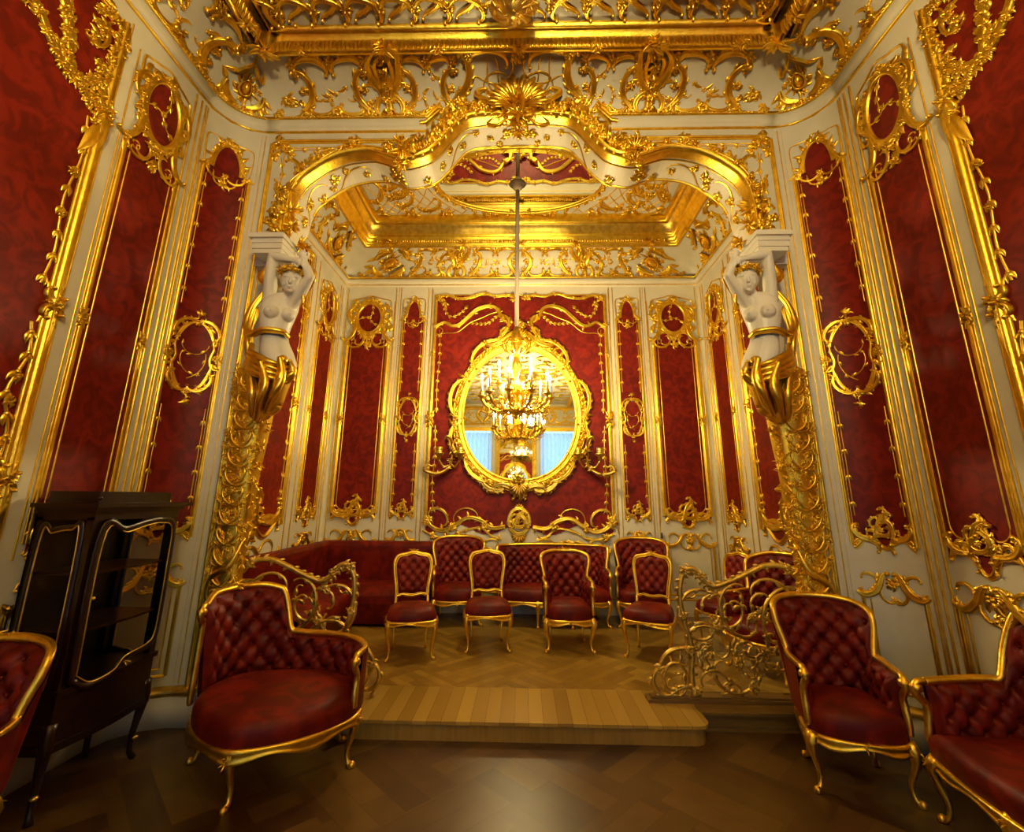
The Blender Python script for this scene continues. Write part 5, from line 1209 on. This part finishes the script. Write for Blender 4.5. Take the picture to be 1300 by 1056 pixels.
def armback(T, plan, hfun, zs, lean=.14, thick=.06, dp=.13, dq=.15, crest=True, amp=.03, outer=True, railr=.021, armscroll=True, n=150, parts=('tufted_back', 'gilded_rail'), flare=0.0, zlow=None):
    P = smooth(plan, n); d = np.concatenate([[0], np.cumsum(np.linalg.norm(np.diff(P, axis=0), axis=1))]); P = np.stack([np.interp(LIN(0, d[-1], n), d, P[:, i]) for i in range(2)], -1); s = LIN(0, 1, n); L = d[-1]
    t = np.gradient(P, axis=0); t /= np.linalg.norm(t, axis=1)[:, None]; no = np.stack([-t[:, 1], t[:, 0]], -1)
    ctr = P.mean(0) + (0, -.15); no *= np.sign(((P - ctr) * no).sum(1))[:, None]
    H = np.array([hfun(q) for q in s]); zl = (zlow if zlow is not None else zs - .06)
    nj = 34; tt = LIN(0, 1, nj); Z = zl + (H[:, None] - zl) * tt
    env = np.clip(np.minimum(tt, 1 - tt)[None] * 9, 0, 1) * np.clip(np.minimum(s, 1 - s)[:, None] * L / .05, 0, 1)
    hf = (Z - zl); ln = lean * hf * np.clip((H[:, None] - .66) / .25 + .35, .35, 1)
    th = thick * (1 - np.abs(2 * tt - 1) ** 6)[None] * np.clip(np.minimum(s, 1 - s)[:, None] * L / .03, .2, 1)
    pf = amp * puff(s[:, None] * L + 0 * Z, Z - zs, dp, dq) * env
    off = ln - th - pf
    g = G(); g.grid(np.concatenate([P[:, None] + no[:, None] * off[..., None], Z[..., None]], -1))
    # dark little buttons at the nodes
    for a in range(-40, 41):
        for b_ in range(-40, 41):
            p = (a + b_) / 2 * dp; q = (a - b_) / 2 * dq
            if .03 < p < L - .03:
                i = int(p / L * (n - 1)); z = zs + q
                if zl + .06 < z < H[i] - .05:
                    j = int((z - zl) / (H[i] - zl) * (nj - 1)); c = P[i] + no[i] * (off[i, j] - .004); g.ball((c[0], c[1], z), .011, 3, 6)
    g.build(parts[0], VELVET, T, world=False)
    if outer:
        g = G(); g.grid(np.concatenate([P[:, None] + no[:, None] * (ln + .012)[..., None], Z[..., None]], -1)); g.build('outer_back', VELVET, T, world=False)
    top = np.concatenate([P + no * (ln[:, -1] - .012)[:, None], H[:, None] + .004], -1)
    g = G()
    if armscroll:
        for e in (0, -1):
            T0 = top[e]; f = (top[0] - top[3]) if e == 0 else (top[-1] - top[-4]); f = f / np.linalg.norm(f); f[2] = 0
            low = zs - .08
            S_ = smooth([T0, T0 + f * .05 + (0, 0, .0), T0 + f * .075 + (0, 0, -.045), T0 + f * .045 + (0, 0, -.085), T0 + f * .01 + (0, 0, -.13), T0 * (1, 1, 0) + f * .03 + (0, 0, low + .06), T0 * (1, 1, 0) + f * .02 + (0, 0, low)], 16)
            g.tube(S_, .021, 8); g.ball(T0 + f * .06 + (0, 0, -.03), (.034, .034, .03), 6, 8)
    g.tube(top, railr, 8); g.tube(top + np.concatenate([no * .010, 0 * H[:, None]], 1) + (0, 0, .012), railr * .5, 6)
    if crest:
        i = int(np.argmax(H + (1 - np.abs(s - .5)) * .001)) if crest is True else int(crest * (n - 1)); clump3(g, top[i] + (0, 0, .015), .05, 16, 5, (1.6, .6, .7))
        for k in (-1, 1):
            j = min(max(i + 7 * k, 0), n - 1); clump3(g, top[j] + (0, 0, .01), .028, 8, 6)
    g.build(parts[1], GOLD, T, world=False)
    return P
def sstep(a, b_, x): q = min(1, max(0, (x - a) / (b_ - a))); return q * q * (3 - 2 * q)
def bergere(name, label, cat, loc, rz, W=.66, D=.60, H=1.0, zs=.42, arm=.64, z0=0.0, group=None, open_front=True, bw=.52):
    """tufted tub armchair facing -y"""
    T = thing(name, label, cat, (loc[0], loc[1], z0), rz, group)
    w = W / 2; d = D / 2
    plan = [(-w, -d * .75), (-w * 1.02, -d * .2), (-w * 1.0, d * .35), (-w * .82, d * .85), (-w * .4, d * 1.05), (0, d * 1.1), (w * .4, d * 1.05), (w * .82, d * .85), (w * 1.0, d * .35), (w * 1.02, -d * .2), (w, -d * .75)]
    def hf(s):
        q = abs(s - .5) * 2
        return arm + (H - arm) * sstep(1 - bw + .05, 1 - bw - .03, q) * (1 - .30 * (q / (1 - bw)) ** 4) + .015 * cos(min(q * 2.2, 1.57))
    armback(T, plan, hf, zs, dp=.13, dq=.145, amp=.036)
    out = [(-w * .98, -d * .8), (-w * .6, -d * 1.05), (0, -d * 1.16), (w * .6, -d * 1.05), (w * .98, -d * .8), (w * .93, 0), (w * .8, d * .8), (0, d * .95), (-w * .8, d * .8), (-w * .93, 0)]
    out = smooth(out + [out[0]], 80)[:-1]
    o = seat(T, out, zs, .055, .13); apron(T, o, zs - .12, zs - .17, o[:, 1] < d * .1)
    for x, y, dx, dy in ((-w * .93, -d * .85, -.7, -.7), (w * .93, -d * .85, .7, -.7), (-w * .75, d * .75, -.4, .9), (w * .75, d * .75, .4, .9)): cabriole(x, y, zs - .12, dx, dy, 1.15).build('leg', GOLD, T, world=False)
    return T
def side_chair(label, loc, rz, z0, group, T=None):
    T = thing('side_chair', label, 'chair', (loc[0], loc[1], z0), rz, group)
    zs = .44
    out = smooth([(-.235, -.22), (-.14, -.26), (0, -.285), (.14, -.26), (.235, -.22), (.24, -.05), (.20, .18), (0, .21), (-.20, .18), (-.24, -.05), (-.235, -.22)], 80)[:-1]
    o = seat(T, out, zs, .055, .09); apron(T, o, zs - .08, zs - .12, np.ones(len(o), bool), 4)
    for x, y, dx, dy in ((-.215, -.215, -.7, -.7), (.215, -.215, .7, -.7), (-.17, .17, -.4, .9), (.17, .17, .4, .9)): cabriole(x, y, zs - .08, dx, dy, .95).build('leg', GOLD, T, world=False)
    # cartouche back, leaning
    shape = smooth([(-.10, .53), (-.165, .52), (-.175, .60), (-.195, .72), (-.205, .84), (-.17, .915), (-.08, .935), (0, .955), (.08, .935), (.17, .915), (.205, .84), (.195, .72), (.175, .60), (.165, .52), (.10, .53), (0, .515), (-.10, .53)], 80)
    Y = lambda z: .19 + (z - .44) * .20 
    g = G(); g.tube(np.stack([shape[:-1, 0], Y(shape[:-1, 1]), shape[:-1, 1]], -1), .0185, 8, closed=True); 
    ins = (shape[:-1] - (0, .73)) * (.90, .93) + (0, .73); g.tube(np.stack([ins[:, 0], Y(ins[:, 1]) - .016, ins[:, 1]], -1), .007, 6, closed=True)
    for k in (-1, 1): g.tube([(k * .17, .17, .34), (k * .172, .19, .45), (k * .165, Y(.53), .53)], [.02, .017, .017], 8)
    clump3(g, (0, Y(.96), .965), .05, 16, 2, (1.4, .6, .7)); g.build('back_frame', GOLD, T, world=False)
    g = G(); zz = LIN(.53, .945, 30); xw = np.interp(zz, [.52, .60, .72, .84, .9, .93, .95], [.15, .165, .185, .195, .165, .09, .02]); c = LIN(-1, 1, 30)
    X = xw[:, None] * c; Zg = zz[:, None] + 0 * c; e = np.clip((1 - np.abs(c))[None] * 5, 0, 1) * np.clip(np.minimum(LIN(0, 1, 30), LIN(1, 0, 30))[:, None] * 8, 0, 1)
    off = (.030 + .022 * puff(X, Zg - .73, .105, .12)) * e
    for sgn, nm in ((1, 'tufted_back'), (-.25, 'outer_back')):
        g = G(); g.grid(np.stack([X, Y(Zg) - sgn * off, Zg], -1))
        if sgn == 1:
            for a in range(-6, 7):
                for b_ in range(-6, 7):
                    x = (a + b_) / 2 * .105; z = .73 + (a - b_) / 2 * .12
                    if .56 < z < .91 and abs(x) < .15: g.ball((x, Y(z) - .012, z), .007, 3, 6)
        g.build(nm, VELVET, T, world=False)
    return T

# side chairs in the alcove (first is built, the others are copies)
SC0 = side_chair('leftmost gilt side chair with tufted red back, on the alcove parquet', (-1.10, 5.30), radians(14), FZ, 'gilt side chairs in the alcove')
for lab, p, a in (('gilt side chair with tufted red back left of the centre, before the tufted armchair', (-.33, 5.60), 7), ('gilt side chair turned inwards beside the right scrollwork railing', (1.40, 5.42), -24), ('gilt side chair half hidden behind the right scrollwork railing', (2.33, 5.72), -62)):
    c = copy_tree(SC0); c.location = (*p, FZ); c.rotation_euler = (0, 0, radians(a)); c['label'] = lab
bergere('armchair', 'small tufted red armchair right of centre, before the back settee', 'armchair', (.55, 5.64), radians(1), W=.50, D=.50, H=.93, zs=.44, arm=.66, z0=FZ, group='tufted armchairs', bw=.56)
A1 = bergere('armchair', 'high tufted red armchair against the back wall, left of the settee', 'armchair', (-.80, 6.64), radians(8), W=.62, D=.58, H=1.0, zs=.42, arm=.64, z0=FZ, group='tufted armchairs')
for lab, p, a in (('high tufted red armchair against the back wall, right of the settee', (1.62, 6.62), -14), ('tufted red armchair behind the right railing, against the alcove side wall', (2.42, 4.98), -62)):
    c = copy_tree(A1); c.location = (*p, FZ); c.rotation_euler = (0, 0, radians(a)); c['label'] = lab
# foreground seats
bergere('armchair', 'large tufted red armchair at right, by the step and the curved wall', 'armchair', (2.13, 3.50), radians(-14), W=.53, D=.50, H=.98, zs=.43, arm=.66, group='tufted armchairs')
bergere('armchair', 'tufted red armchair cut off by the left edge, before the dark cabinet', 'armchair', (-2.56, 2.24), radians(16), W=.62, D=.56, H=.94, zs=.43, arm=.64, group='tufted armchairs')
def sofa(name, label, loc, rz, z0, W, D, H, zs, arm, edge, dp=.13, dq=.15, lean=.14, legs=4, cat='sofa', bow=0.0):
    T = thing(name, label, cat, (loc[0], loc[1], z0), rz)
    w = W / 2; d = D / 2
    plan = [(-w, -d * .7), (-w * 1.01, -d * .1), (-w * .985, d * .55), (-w * .86, d * .95), (-w * .5, d * 1.03), (0, d * 1.06), (w * .5, d * 1.03), (w * .86, d * .95), (w * .985, d * .55), (w * 1.01, -d * .1), (w, -d * .7)]
    def hf(s):
        q = abs(s - .5) * 2; return arm + (H - arm) * sstep(edge + .06, edge - .06, q) + bow * cos(min(q, 1) * 1.57)
    armback(T, plan, hf, zs, dp=dp, dq=dq, lean=lean, n=260)
    out = smooth([(-w * .98, -d * .85), (-w * .5, -d * 1.1), (0, -d * 1.16), (w * .5, -d * 1.1), (w * .98, -d * .85), (w * .95, 0), (w * .85, d * .8), (0, d * .95), (-w * .85, d * .8), (-w * .95, 0), (-w * .98, -d * .85)], 100)[:-1]
    o = seat(T, out, zs, .05, .13); apron(T, o, zs - .12, zs - .17, o[:, 1] < d * .1, 5)
    for x, y, dx, dy in ((-w * .94, -d * .85, -.7, -.7), (w * .94, -d * .85, .7, -.7), (-w * .3, -d * 1.05, 0, -1), (w * .3, -d * 1.05, 0, -1), (-w * .85, d * .75, -.4, .9), (w * .85, d * .75, .4, .9)): cabriole(x, y, zs - .12, dx, dy, 1.15).build('leg', GOLD, T, world=False)
    return T
sofa('sofa', 'tufted red sofa cut off by the right edge, along the right wall', (2.62, 2.38), radians(-90), 0, 1.50, .62, 1.06, .42, .66, .60, bow=.04)
sofa('settee', 'long tufted red settee against the back wall, below the oval mirror', (.46, 6.66), 0, FZ, 1.42, .58, .88, .42, .62, .72, dp=.11, dq=.12, bow=.04)

# corner seat (asymmetrical chaise) in the left foreground
T = thing('corner_chaise', 'tufted red corner chaise with one high back and a low arm, left foreground', 'chaise', (-1.58, 3.52, 0))
plan = [(-.50, -.05), (-.53, .12), (-.47, .30), (-.30, .40), (-.05, .42), (.2, .38), (.42, .26), (.54, .08), (.55, -.06)]
def hfc(s): return .66 + .32 * (1 - sstep(.36, .44, s)) * (1 - .12 * (1 - sstep(.0, .10, s)) - .12 * sstep(.28, .40, s)) + .02 * sin(pi * min(1, s / .5))
armback(T, plan, hfc, .44, dp=.15, dq=.165, amp=.038, crest=.19, lean=.10, armscroll=True)
out = smooth([(-.52, .0), (-.42, -.22), (-.22, -.42), (.02, -.52), (.28, -.42), (.48, -.22), (.55, .0), (.45, .25), (0, .38), (-.42, .26), (-.52, .0)], 90)[:-1]
o = seat(T, out, .43, .05, .14); apron(T, o, .31, .25, o[:, 1] < .05, 4)
for x, y, dx, dy in ((-.49, -.02, -.9, -.3), (.01, -.48, 0, -1), (.52, -.02, .9, -.3), (-.35, .28, -.5, .8), (.35, .28, .5, .8)): cabriole(x, y, .31, dx, dy, 1.2).build('leg', GOLD, T, world=False)

# plain corner banquette along the left and back walls of the alcove
T = thing('corner_banquette', 'plain red L-shaped banquette in the back left corner of the alcove', 'banquette', (-2.4, 6.5, FZ))
g = G(); prof = [(0.02, .02), (.02, .80), (.05, .90), (.11, .955), (.17, .94), (.19, .88), (.16, .75), (.14, .44), (.13, .40)]
def Lsweep(prof, y0, x1, inset=0.0):
    """profile (distance from wall, z) swept along the left wall then the back wall"""
    pts = []
    for d, z in prof:
        X = -2.84 + d; Y = DC - .05 - d
        pts.append([(X, y0, z + FZ), (X, (y0 + Y) / 2, z + FZ), (X, Y, z + FZ), ((X + x1) / 2, Y, z + FZ), (x1, Y, z + FZ)])
    return np.array(pts)
P = Lsweep(prof, 4.75, -1.22); g.grid(P[:, :3], False); g.grid(P[:, 2:]); 
def endcap(prof, x1, g):
    p = np.array(prof); V = [(x1, DC - .05 - d, z + FZ) for d, z in prof]; c = np.mean(V, 0); n = len(V); g.add(V + [tuple(c)], None, [(i, (i + 1) % n, n) for i in range(n)])
endcap(prof, -1.22, g); g.build('back_cushion', VELVET, T, smooth=True)
g = G(); prof2 = [(.10, .44), (.5, .455), (.74, .44), (.80, .40), (.81, .35), (.80, .27), (.80, .26), (.79, .25), (.79, .04), (.1, .04)]
P = Lsweep(prof2, 4.75, -1.22); g.grid(P[:, :3]); g.grid(P[:, 2:]); endcap(prof2, -1.22, g); g.build('seat', VELVET, T)

# ------------------------------------------------------------------ scrollwork railings
for sg, nm in ((-1, 'left'), (1, 'right')):
    random.seed(44)
    T = thing('scrollwork_railing', 'gilt bronze scrollwork railing curving down from the %s pier onto the alcove floor' % nm, 'railing', (sg * 1.8, 4.27, FZ), group='scrollwork railings')
    Mr = (lambda s_: (lambda u, v, h: np.stack([s_ * u, 4.27 - h, v], -1)))(sg)
    g = G(Mr)
    top = smooth([(2.36, 1.05), (2.28, 1.13), (2.12, 1.15), (1.96, 1.09), (1.80, 1.02), (1.66, .98), (1.58, 1.02), (1.52, 1.10), (1.45, 1.11), (1.385, 1.02), (1.37, .85), (1.40, .68), (1.44, .50), (1.42, .32), (1.43, .15)], 70)
    g.stroke(top, .024, .024, 'full')
    for i in range(4, 68, 2): 
        x, z = top[i]; a = math.atan2(z - top[i - 1][1], x - top[i - 1][0]); leaf(g, x, z, a + random.choice((-1, 1)) * 1.2, .06, .015, 1, h=.02)
    for x, z, r in ((1.56, 1.06, .06), (1.42, 1.1, .06), (1.385, .75, .05), (1.43, .5, .06), (2.3, 1.12, .07), (1.45, .2, .06)): cluster(g, x, z, r, 9, h=.04)
    g.build('top_rail', BRASS, T)
    g = G(Mr)
    def fs(A, B, ka, km, kb, w=.014, lv=2, sd=1):
        P = fitAB(clo(1, ka, km, kb, 26), A, B); s = LIN(0, 1, 26); ww = w * (.55 + .45 * np.sin(pi * s)); g.stroke(P, ww, ww, 'full')
        for q in range(lv):
            i = int((q + .7) / (lv + .4) * 25); t = P[i] - P[i - 1]; a = math.atan2(t[1], t[0]); leaf(g, P[i][0], P[i][1], a + sd * .8, .075, .018, -sd * 1.2, h=.018)
        g.stroke([P[-1], P[-1] + (.001, .012)], .016, .016, 'full')
    # big volutes
    fs((1.50, .95), (1.62, .62), 7, 4.5, 16, .017, 4); fs((1.42, .62), (1.72, .46), -8, -3.2, -15, .016, 3, -1)
    fs((1.78, .98), (1.95, .62), 9, 3.5, 14, .016, 4); fs((2.02, 1.02), (2.22, .70), -9, -3.6, -15, .015, 4, -1)
    fs((1.85, .85), (1.66, .72), -13, -4, -10, .013, 3); fs((2.30, .98), (2.12, .55), 8, 2.8, 15, .015, 4); fs((2.34, .60), (2.0, .42), -8, -3, -14, .015, 3)
    fs((1.60, .36), (1.92, .30), 13, 3.4, 13, .015, 3); fs((1.95, .45), (2.25, .26), -12, -3, -12, .015, 3, -1); fs((1.50, .30), (1.70, .20), -10, -3.6, -12, .013, 2)
    fs((1.72, .9), (1.55, .78), 10, 3, 12, .011, 2); fs((2.1, .9), (1.98, .78), 12, 4, 12, .011, 2); fs((2.28, .80), (2.34, .5), 10, -1, -10, .012, 2); fs((1.82, .55), (2.06, .52), 12, 3, 12, .011, 2); fs((1.50, .52), (1.58, .34), 9, 0, -11, .012, 2)
    for _ in range(30):
        x, z = random.uniform(1.48, 2.3), random.uniform(.22, .95); k = random.choice((-1, 1)); fs((x, z), (x + random.uniform(-.14, .14), z + random.choice((-1, 1)) * random.uniform(.06, .14)), 13 * k, 3 * k, 13 * k, .0095, 2, k)
    for x, z, r in ((1.66, .66, .06), (1.95, .74, .06), (2.12, .50, .06), (1.8, .4, .06), (2.2, .85, .06), (1.6, .45, .05), (1.9, .22, .06), (2.2, .25, .06)): cluster(g, x, z, r, 9, h=.035)
    g.build('scrollwork', BRASS, T)
    g = G(Mr)
    fs((1.43, .50), (1.17, .34), -7, 2.6, 6, .02, 5, 1); fs((1.17, .36), (1.26, .18), 5, 4.5, 6, .019, 4, -1)
    g.stroke(ring(1.29, .28, .095, .12, 24), .012, .012, 'full', closed=True); fs((1.22, .24), (1.34, .32), 16, 4, 16, .011, 2); fs((1.40, .22), (1.28, .19), 8, 2, 12, .012, 2)
    cluster(g, 1.42, .49, .06, 9, h=.04); cluster(g, 1.17, .34, .05, 8, h=.03)
    g.build('low_volute', BRASS, T)
    g = G(); g.box((sg * 1.70, 4.27, FZ + .012), (1.30 if sg > 0 else .9, .12, .024)); g.box((sg * 1.70, 4.27, FZ + .03), (1.24 if sg > 0 else .84, .07, .016)); g.build('foot_slab', OAKD, T)

# ------------------------------------------------------------------ glazed cabinet
T = thing('display_cabinet', 'dark rosewood glazed display cabinet on tall curved legs, against the left wall', 'cabinet', (-2.70, 3.17, 0))
cx0, cx1, cy0, cy1 = -2.86, -2.50, 2.86, 3.56; zb, zt = .62, 1.55
def front_x(y, z):    # serpentine, slightly bombe front
    q = (y - cy0) / (cy1 - cy0); return cx1 + .035 * sin(pi * q) ** 1.0
def bx(g, x0, x1, y0, y1, z0, z1): g.box(((x0 + x1) / 2, (y0 + y1) / 2, (z0 + z1) / 2), (abs(x1 - x0), abs(y1 - y0), abs(z1 - z0)))
def plan_cab(e=0.0, n=14):
    ys = LIN(cy0 - e, cy1 + e, n); return [(cx0, cy1 + e)] + [(cx0, cy0 - e)] + [(cx1 + e + .035 * sin(pi * min(1, max(0, (y - cy0) / (cy1 - cy0)))), y) for y in ys]
g = G()
for z0, z1, e in ((.32, .36, .012), (.36, .60, .0), (.60, .63, .015), (1.53, 1.58, .0), (1.58, 1.605, .02), (1.605, 1.63, .055)): g.prism(plan_cab(e), z0, z1, 'z')
bx(g, cx0, cx0 + .012, cy0, cy1, .6, 1.55)
for x in (cx0 + .02, cx1 - .025):
    for y in (cy0 + .025, cy1 - .025): bx(g, x - .02, x + .025, y - .025, y + .025, .6, 1.55)
g.prism(plan_cab(-.05), 1.63, 1.70, 'z'); g.ball((cx1 - .02, cy0 + .03, 1.66), .012)
g.build('carcass', MAHOG, T)
g = G()
for z in (.90, 1.22): g.prism(plan_cab(-.02), z, z + .014, 'z')
g.build('shelf', wood_mat('rosewood_shelf', (.05, .018, .008), (.12, .04, .018), .35), T)
for z0, y0, y1 in ((0, 0, 0),):
    for x, y, dx, dy in ((cx1 - .02, cy1 - .02, .7, .5), (cx1 - .02, cy0 + .02, .7, -.5), (cx0 + .03, cy1 - .02, -.3, .5), (cx0 + .03, cy0 + .02, -.3, -.5)):
        g = G(); t = LIN(0, 1, 12); off = np.interp(t, [0, .2, .7, .9, 1], [0, .02, -.02, -.02, .012]); r = np.interp(t, [0, .15, .6, .9, 1], [.04, .036, .02, .017, .022]); g.tube(np.stack([x + dx * off, y + dy * off, .46 * (1 - t)], -1), r, 8); o = g.build('leg', MAHOG, T)
        g = G(); g.ball((x + dx * .0, y + dy * .0, .12), (.02, .02, .012)); g.build('bronze_mount', BRASS, o)
def glazed(nm, pts3, frame_r, glass=True):
    g = G(); P = np.array(pts3); g.tube(P[:-1], frame_r, 8, closed=True, flat=.45, up=(1, 0, 0))
    o = g.build(nm, MAHOG, T); c = P[:-1].mean(0)
    g = G(); ins = c + (P[:-1] - c) * (1, .93, .955); g.tube(ins + (.006, 0, 0), .0045, 6, closed=True); g.build('brass_beading', BRASS, o)
    g = G(); n = len(P) - 1; g.add(np.vstack([P[:-1], c]), None, [(i, (i + 1) % n, n) for i in range(n)]); g.build('glass_pane', GLASS, o, smooth=False)
    return o
fy = [(cy0 + .05, .66), (cy0 + .05, 1.46), (cy0 + .20, 1.47), (cy0 + .36, 1.505), (cy0 + .5, 1.515), (cy1 - .06, 1.47), (cy1 - .04, 1.2), (cy1 - .04, .78), (cy1 - .12, .70), (cy0 + .38, .68), (cy0 + .3, .62), (cy0 + .15, .60), (cy0 + .05, .66)]
Pf = smooth(fy, 80); d_ = glazed('door', [(front_x(y, z) + .01, y, z) for y, z in Pf], .022)
g = G(); g.lathe([(.006, 0), (.012, .01), (.006, .02)], (front_x(3.0, 1) + .02, cy0 + .06, 1.08), 10); clump3(g, (front_x(3.2, 1) + .02, cy0 + .38, .665), .03, 12, 3); g.build('bronze_mount', BRASS, d_)
for y, s_ in ((cy0, -1), (cy1, 1)):
    sp = smooth([(cx0 + .05, .64), (cx0 + .05, 1.44), (cx0 + .12, 1.47), (cx1 - .12, 1.49), (cx1 - .06, 1.44), (cx1 - .06, .64), (cx0 + .18, .62), (cx0 + .05, .64)], 60)
    g = G(); P = np.array([(x, y + s_ * .0, z) for x, z in sp]); g.tube(P[:-1], .018, 8, closed=True, flat=.4, up=(0, 1, 0)); o = g.build('side_light', MAHOG, T)
    c = P[:-1].mean(0); g = G(); g.tube(c + (P[:-1] - c) * (.90, 1, .96) + (0, s_ * .006, 0), .0045, 6, closed=True); g.build('brass_beading', BRASS, o)
    g = G(); n = len(P) - 1; g.add(np.vstack([P[:-1], c]), None, [(i, (i + 1) % n, n) for i in range(n)]); g.build('glass_pane', GLASS, o, smooth=False)

# ------------------------------------------------------------------ camera and light
cam = bpy.data.cameras.new('camera'); co = bpy.data.objects.new('camera', cam); COL.objects.link(co)
cam.sensor_width = 36; cam.sensor_fit = 'HORIZONTAL'; cam.lens = 36 * 595 / 1300; cam.shift_y = -45 / 1300; cam.clip_start = .02
from mathutils import Matrix, Vector
yw, pt, rl = radians(1.45), radians(14.1), radians(.5)
f = Vector((-sin(yw) * cos(pt), cos(yw) * cos(pt), sin(pt))); r = Vector((cos(yw), sin(yw), 0)); u = r.cross(f)
r2 = r * cos(rl) + u * sin(rl); u2 = -r * sin(rl) + u * cos(rl)
Mx = Matrix((r2, u2, -f)).transposed().to_4x4(); Mx.translation = Vector((.06, 0, 1.68)); co.matrix_world = Mx
SC.camera = co
def lamp(name, loc, power, col, rad):
    l = bpy.data.lights.new(name, 'POINT'); l.energy = power; l.color = col; l.shadow_soft_size = rad
    o = bpy.data.objects.new(name, l); COL.objects.link(o); o.location = loc; return o
lamp('alcove_chandelier_light', (0, 5.72, 3.25), 215, (1, .785, .40), .25)
lamp('main_chandelier_light', (.32, -1.3, 4.08), 800, (1, .785, .40), .25)
w = bpy.data.worlds.new('world'); SC.world = w; w.use_nodes = True
w.node_tree.nodes['Background'].inputs[0].default_value = (1, .75, .45, 1); w.node_tree.nodes['Background'].inputs[1].default_value = .0
SC.view_settings.view_transform = 'Standard'; SC.view_settings.look = 'None'; SC.view_settings.gamma = 1; SC.view_settings.exposure = 0.55
SC.cycles.use_denoising = True
SC.cycles.max_bounces = 8; SC.cycles.diffuse_bounces = 4; SC.cycles.glossy_bounces = 4; SC.cycles.caustics_reflective = False; SC.cycles.caustics_refractive = False
SC.cycles.sample_clamp_indirect = 4
